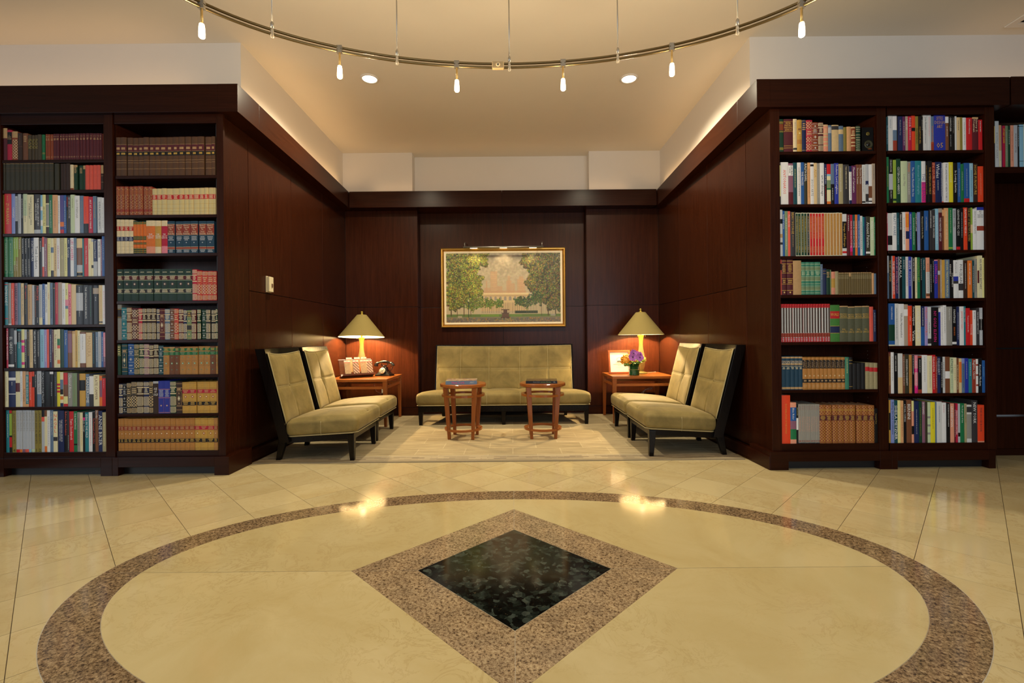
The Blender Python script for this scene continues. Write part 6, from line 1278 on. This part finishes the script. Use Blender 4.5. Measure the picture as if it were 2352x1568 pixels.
            if r >= .03: 
                k = .45; ci = 'cream' if c != 'cream' else 'maroon'; lm.add([(x, yb(2 * x / w) - .0006, zz) for x, zz in ((-rx * k, zc * h), (0, zc * h - rr * k), (rx * k, zc * h), (0, zc * h + rr * k))], [(0, 1, 2, 3)], im(ci))
        elif t == 'q': _, zc, r, c = mk; add2([(-w * .26, zc * h - r * h / 2), (w * .26, zc * h - r * h / 2), (w * .26, zc * h + r * h / 2), (-w * .26, zc * h + r * h / 2)], [(0, 1, 2, 3)], c)
        elif t == 'f':
            _, a, b, c = mk; e = .0013; x = w * .40
            rect(-x, x, a * h, a * h + e, c); rect(-x, x, b * h - e, b * h, c); rect(-x, -x + e, a * h, b * h, c); rect(x - e, x, a * h, b * h, c)
        elif t == 'e':
            for sx in (-1, 1): x = sx * w * .42; rect(min(x, sx * w * .5), max(x, sx * w * .5), 0, h, mk[3])
    if lm.v: lm.build('spine_lettering', imats, o)['kind'] = 'stuff'
    return o
def rng_(s):
    a, b = s.split('-'); return float(a), float(b)
SPLIT = re.compile(r'\s*(?:\||\n)\s*(?=-\d+\s*(?:\||\n|$)|\d+ -?\d+ [a-z])')
ORD = TH
for bay, no, ox, oy, sc, base, start, kind, txt in SHELVES:
    zs = SHELF_Z[bay][no - 1]; _, i0, i1, _ = BAYS[bay]
    far = bay == 'far right'; yb_ = 3.935 if far else YF + .012
    y_mid = oy + (base - 300 / sc) / sc
    cur = start; k = 0; out = []
    items = SPLIT.split(txt.strip())
    for it in items:
        if it.startswith('-'): cur = float(it[1:]); continue
        tk = it.split(); x1, top, spec = float(tk[0]), float(tk[1]), tk[2]
        out.append((cur, x1, top, spec, tk[3:])); cur = x1
    xmid = (out[0][0] + out[-1][1]) / 2
    for (a, b, top, spec, rest) in out:
        k += 1
        wx0, wx1 = W(ox + a / sc, y_mid, yb_)[0], W(ox + b / sc, y_mid, yb_)[0]
        if not far: wx0, wx1 = max(wx0, i0 + .001), min(wx1, i1 - .001)
        if wx1 - wx0 < .004: continue
        bpx = base - ROLL * ((a + b) / 2 - xmid)
        h = (bpx - top) / sc * yb_ / FPX
        if not far: h = min(h, (SHELF_Z[bay][no - 2] - .0265 if no > 1 else ZRAIL[0 if 'left' in bay else 1] - .001) - zs)
        parts = spec.split('/'); col = parts[0]; bands = []; marks = []
        for p in parts[1:]: c, r = p.split(':'); bands.append((*rng_(r), c))
        old = kind == 'old' or (kind == 'mix' and ('*moroc' in rest)); txtcol = None; desc = None
        for q in rest:
            if q[0] == '*':
                bb, mm = STYLES[q[1:]](col); bands += bb; marks += mm
            elif q[0] == '~':
                c, r = (q[1:].split(':') + ['.15-.85'])[:2]; marks.append(('r', *rng_(r), c)); txtcol = txtcol or c
            elif q[0] in '=#^':
                if '@' not in q: q = q + '@white'
                body, r = q[1:].split('@', 1); c, r = (r.split(':') + ['.12-.88' if q[0] == '=' else '.6-.9'])[:2]
                body = body.replace('_', ' ')
                if body.strip('|'): marks.append(('t', body.strip('|'), c, q[0], *rng_(r))); txtcol = txtcol or c
        w = wx1 - wx0
        size = ('thick ' if w > .048 else 'slim ' if w < .0245 else '')
        what = 'volume' if old else 'book'
        if bands and not old: desc = 'with %s band' % WORDS[bands[0][2]] if isinstance(bands[0][2], str) else None
        if desc is None: desc = ('with %s lettering' % WORDS[txtcol]) if txtcol else ('with labelled spine' if any(x.startswith('*') for x in rest) else 'with plain spine')
        place = {'outer left': 'outer left bookcase', 'inner left': 'inner left bookcase', 'inner right': 'inner right bookcase', 'outer right': 'outer right bookcase', 'far right': 'far right wall unit'}[bay]
        lab = '%s%s %s %s, %s from left, %s shelf, %s' % (size, WORDS[col], what, desc, nth(k), TH[no - 1], place)
        o = make_book(wx0, wx1, zs, h, col, bands, marks, old, lab, 'books on the %s shelf of the %s' % (TH[no - 1], place), .20 + rbk.uniform(-.02, .03) if not old else .185 + rbk.uniform(-.01, .02))
        if far: o.location.y = 3.935
# ---- books on the round tables
def table_book(x, y, rz, w, d, h, spine, label, words):
    t = thing('book', (x, y, RZ + .593 + .0006), label, 'book', 'books lying on the round tables', rz)
    n1 = 'photo_cover_' + spine
    cv_ = photo_cover(n1, [(.3, lin((150, 150, 140))), (.45, lin((196, 178, 140))), (.55, lin((168, 112, 100))), (.7, lin((120, 140, 150)))] if spine == 'slate_blue' else [(.35, lin((26, 22, 20))), (.5, lin((120, 92, 60))), (.6, lin((60, 46, 34))), (.7, lin((150, 128, 96)))], 9)
    b = MB(); b.box(-w / 2, w / 2, -d / 2, d / 2, 0, .003); b.box(-w / 2, w / 2, -d / 2, d / 2, h - .003, h, 1); b.box(-w / 2, w / 2, -d / 2, -d / 2 + .003, .003, h - .003); b.build('cover', [M_(spine), cv_], t)
    b = MB(); b.box(-w / 2 + .004, w / 2 - .004, -d / 2 + .0035, d / 2 - .005, .0032, h - .0032); b.build('page_block', M_PAGES, t)
    lm = MB(); im_ = []
    for body, c, x0, x1, zc, hh in words:
        V, F, tw, th = text_mesh(body); s = min((x1 - x0) / tw, hh / th); m = ink(c)
        if m not in im_: im_.append(m)
        lm.add([(x0 + q[0] * s, -d / 2 - .0004, zc + (q[1] - th / 2) * s) for q in V], F, im_.index(m))
    lm.build('spine_lettering', im_, t)['kind'] = 'stuff'
table_book(-.555, 5.06, math.radians(3), .33, .26, .040, 'slate_blue', 'blue spined art book lying on the left round table', [('New York', 'magenta', -.10, .06, .020, .022), ('ART', 'silver', .09, .14, .02, .02)])
table_book(.315, 5.08, math.radians(-4), .335, .25, .030, 'black', 'black spined book with green title lying on the right round table', [('Abelardo Morell', 'silver', -.09, -.02, .015, .012), ('a book of books', 'lime_green', -.01, .10, .015, .014), ('VPL', 'silver', .125, .15, .015, .010)])
# ---- small loudspeaker on the top shelf
sx0, sx1 = W(1780 + 1905 / 9.6, 320, 3.84)[0], W(1780 + 2195 / 9.6, 320, 3.84)[0]; sx1 = min(sx1, BAYS['inner right'][2] - .004); sz = SHELF_Z['inner right'][0] + .0005
sp = thing('loudspeaker', ((sx0 + sx1) / 2, YF + .03, sz), 'small black loudspeaker in the dark end of a top shelf beside leather volumes', 'speaker')
hw_ = (sx1 - sx0) / 2; b = MB(); b.box(-hw_, hw_, 0, .16, 0, .205); b.build('cabinet', plain('speaker_matte_black', (.004, .004, .004), .7, spec=.2), sp, bevel=.004)
b = MB(); b.lathe([(.034, 0), (.034, .004), (.028, .004), (.012, -.004 + .002), (0, .0015)], seg=28, cap=False); c = b.build('woofer_cone', plain('olive_cone', (.05, .048, .022), .35), sp); c.location = (.004, -.0005, .062); c.rotation_euler = (PI / 2, 0, 0)
b = MB(); b.blob((0, 0, .002), (.018, .018, .006)); c = b.build('dust_cap', M_BLACK, sp); c.location = (0, -.001, .062); c.rotation_euler = (PI / 2, 0, 0)
b = MB(); b.lathe([(.016, 0), (.015, .003), (.008, .001), (0, .003)], seg=20); c = b.build('tweeter', plain('tweeter_gilt', (.22, .17, .04), .3, .6), sp); c.location = (0, -.0005, .150); c.rotation_euler = (PI / 2, 0, 0)
V, F, tw, th = text_mesh('TEAC'); b = MB(); s = .034 / tw; b.add([(-.004 + q[0] * s, -.0008, .022 + q[1] * s) for q in V], F); b.build('lettering', ink('orange'), sp)
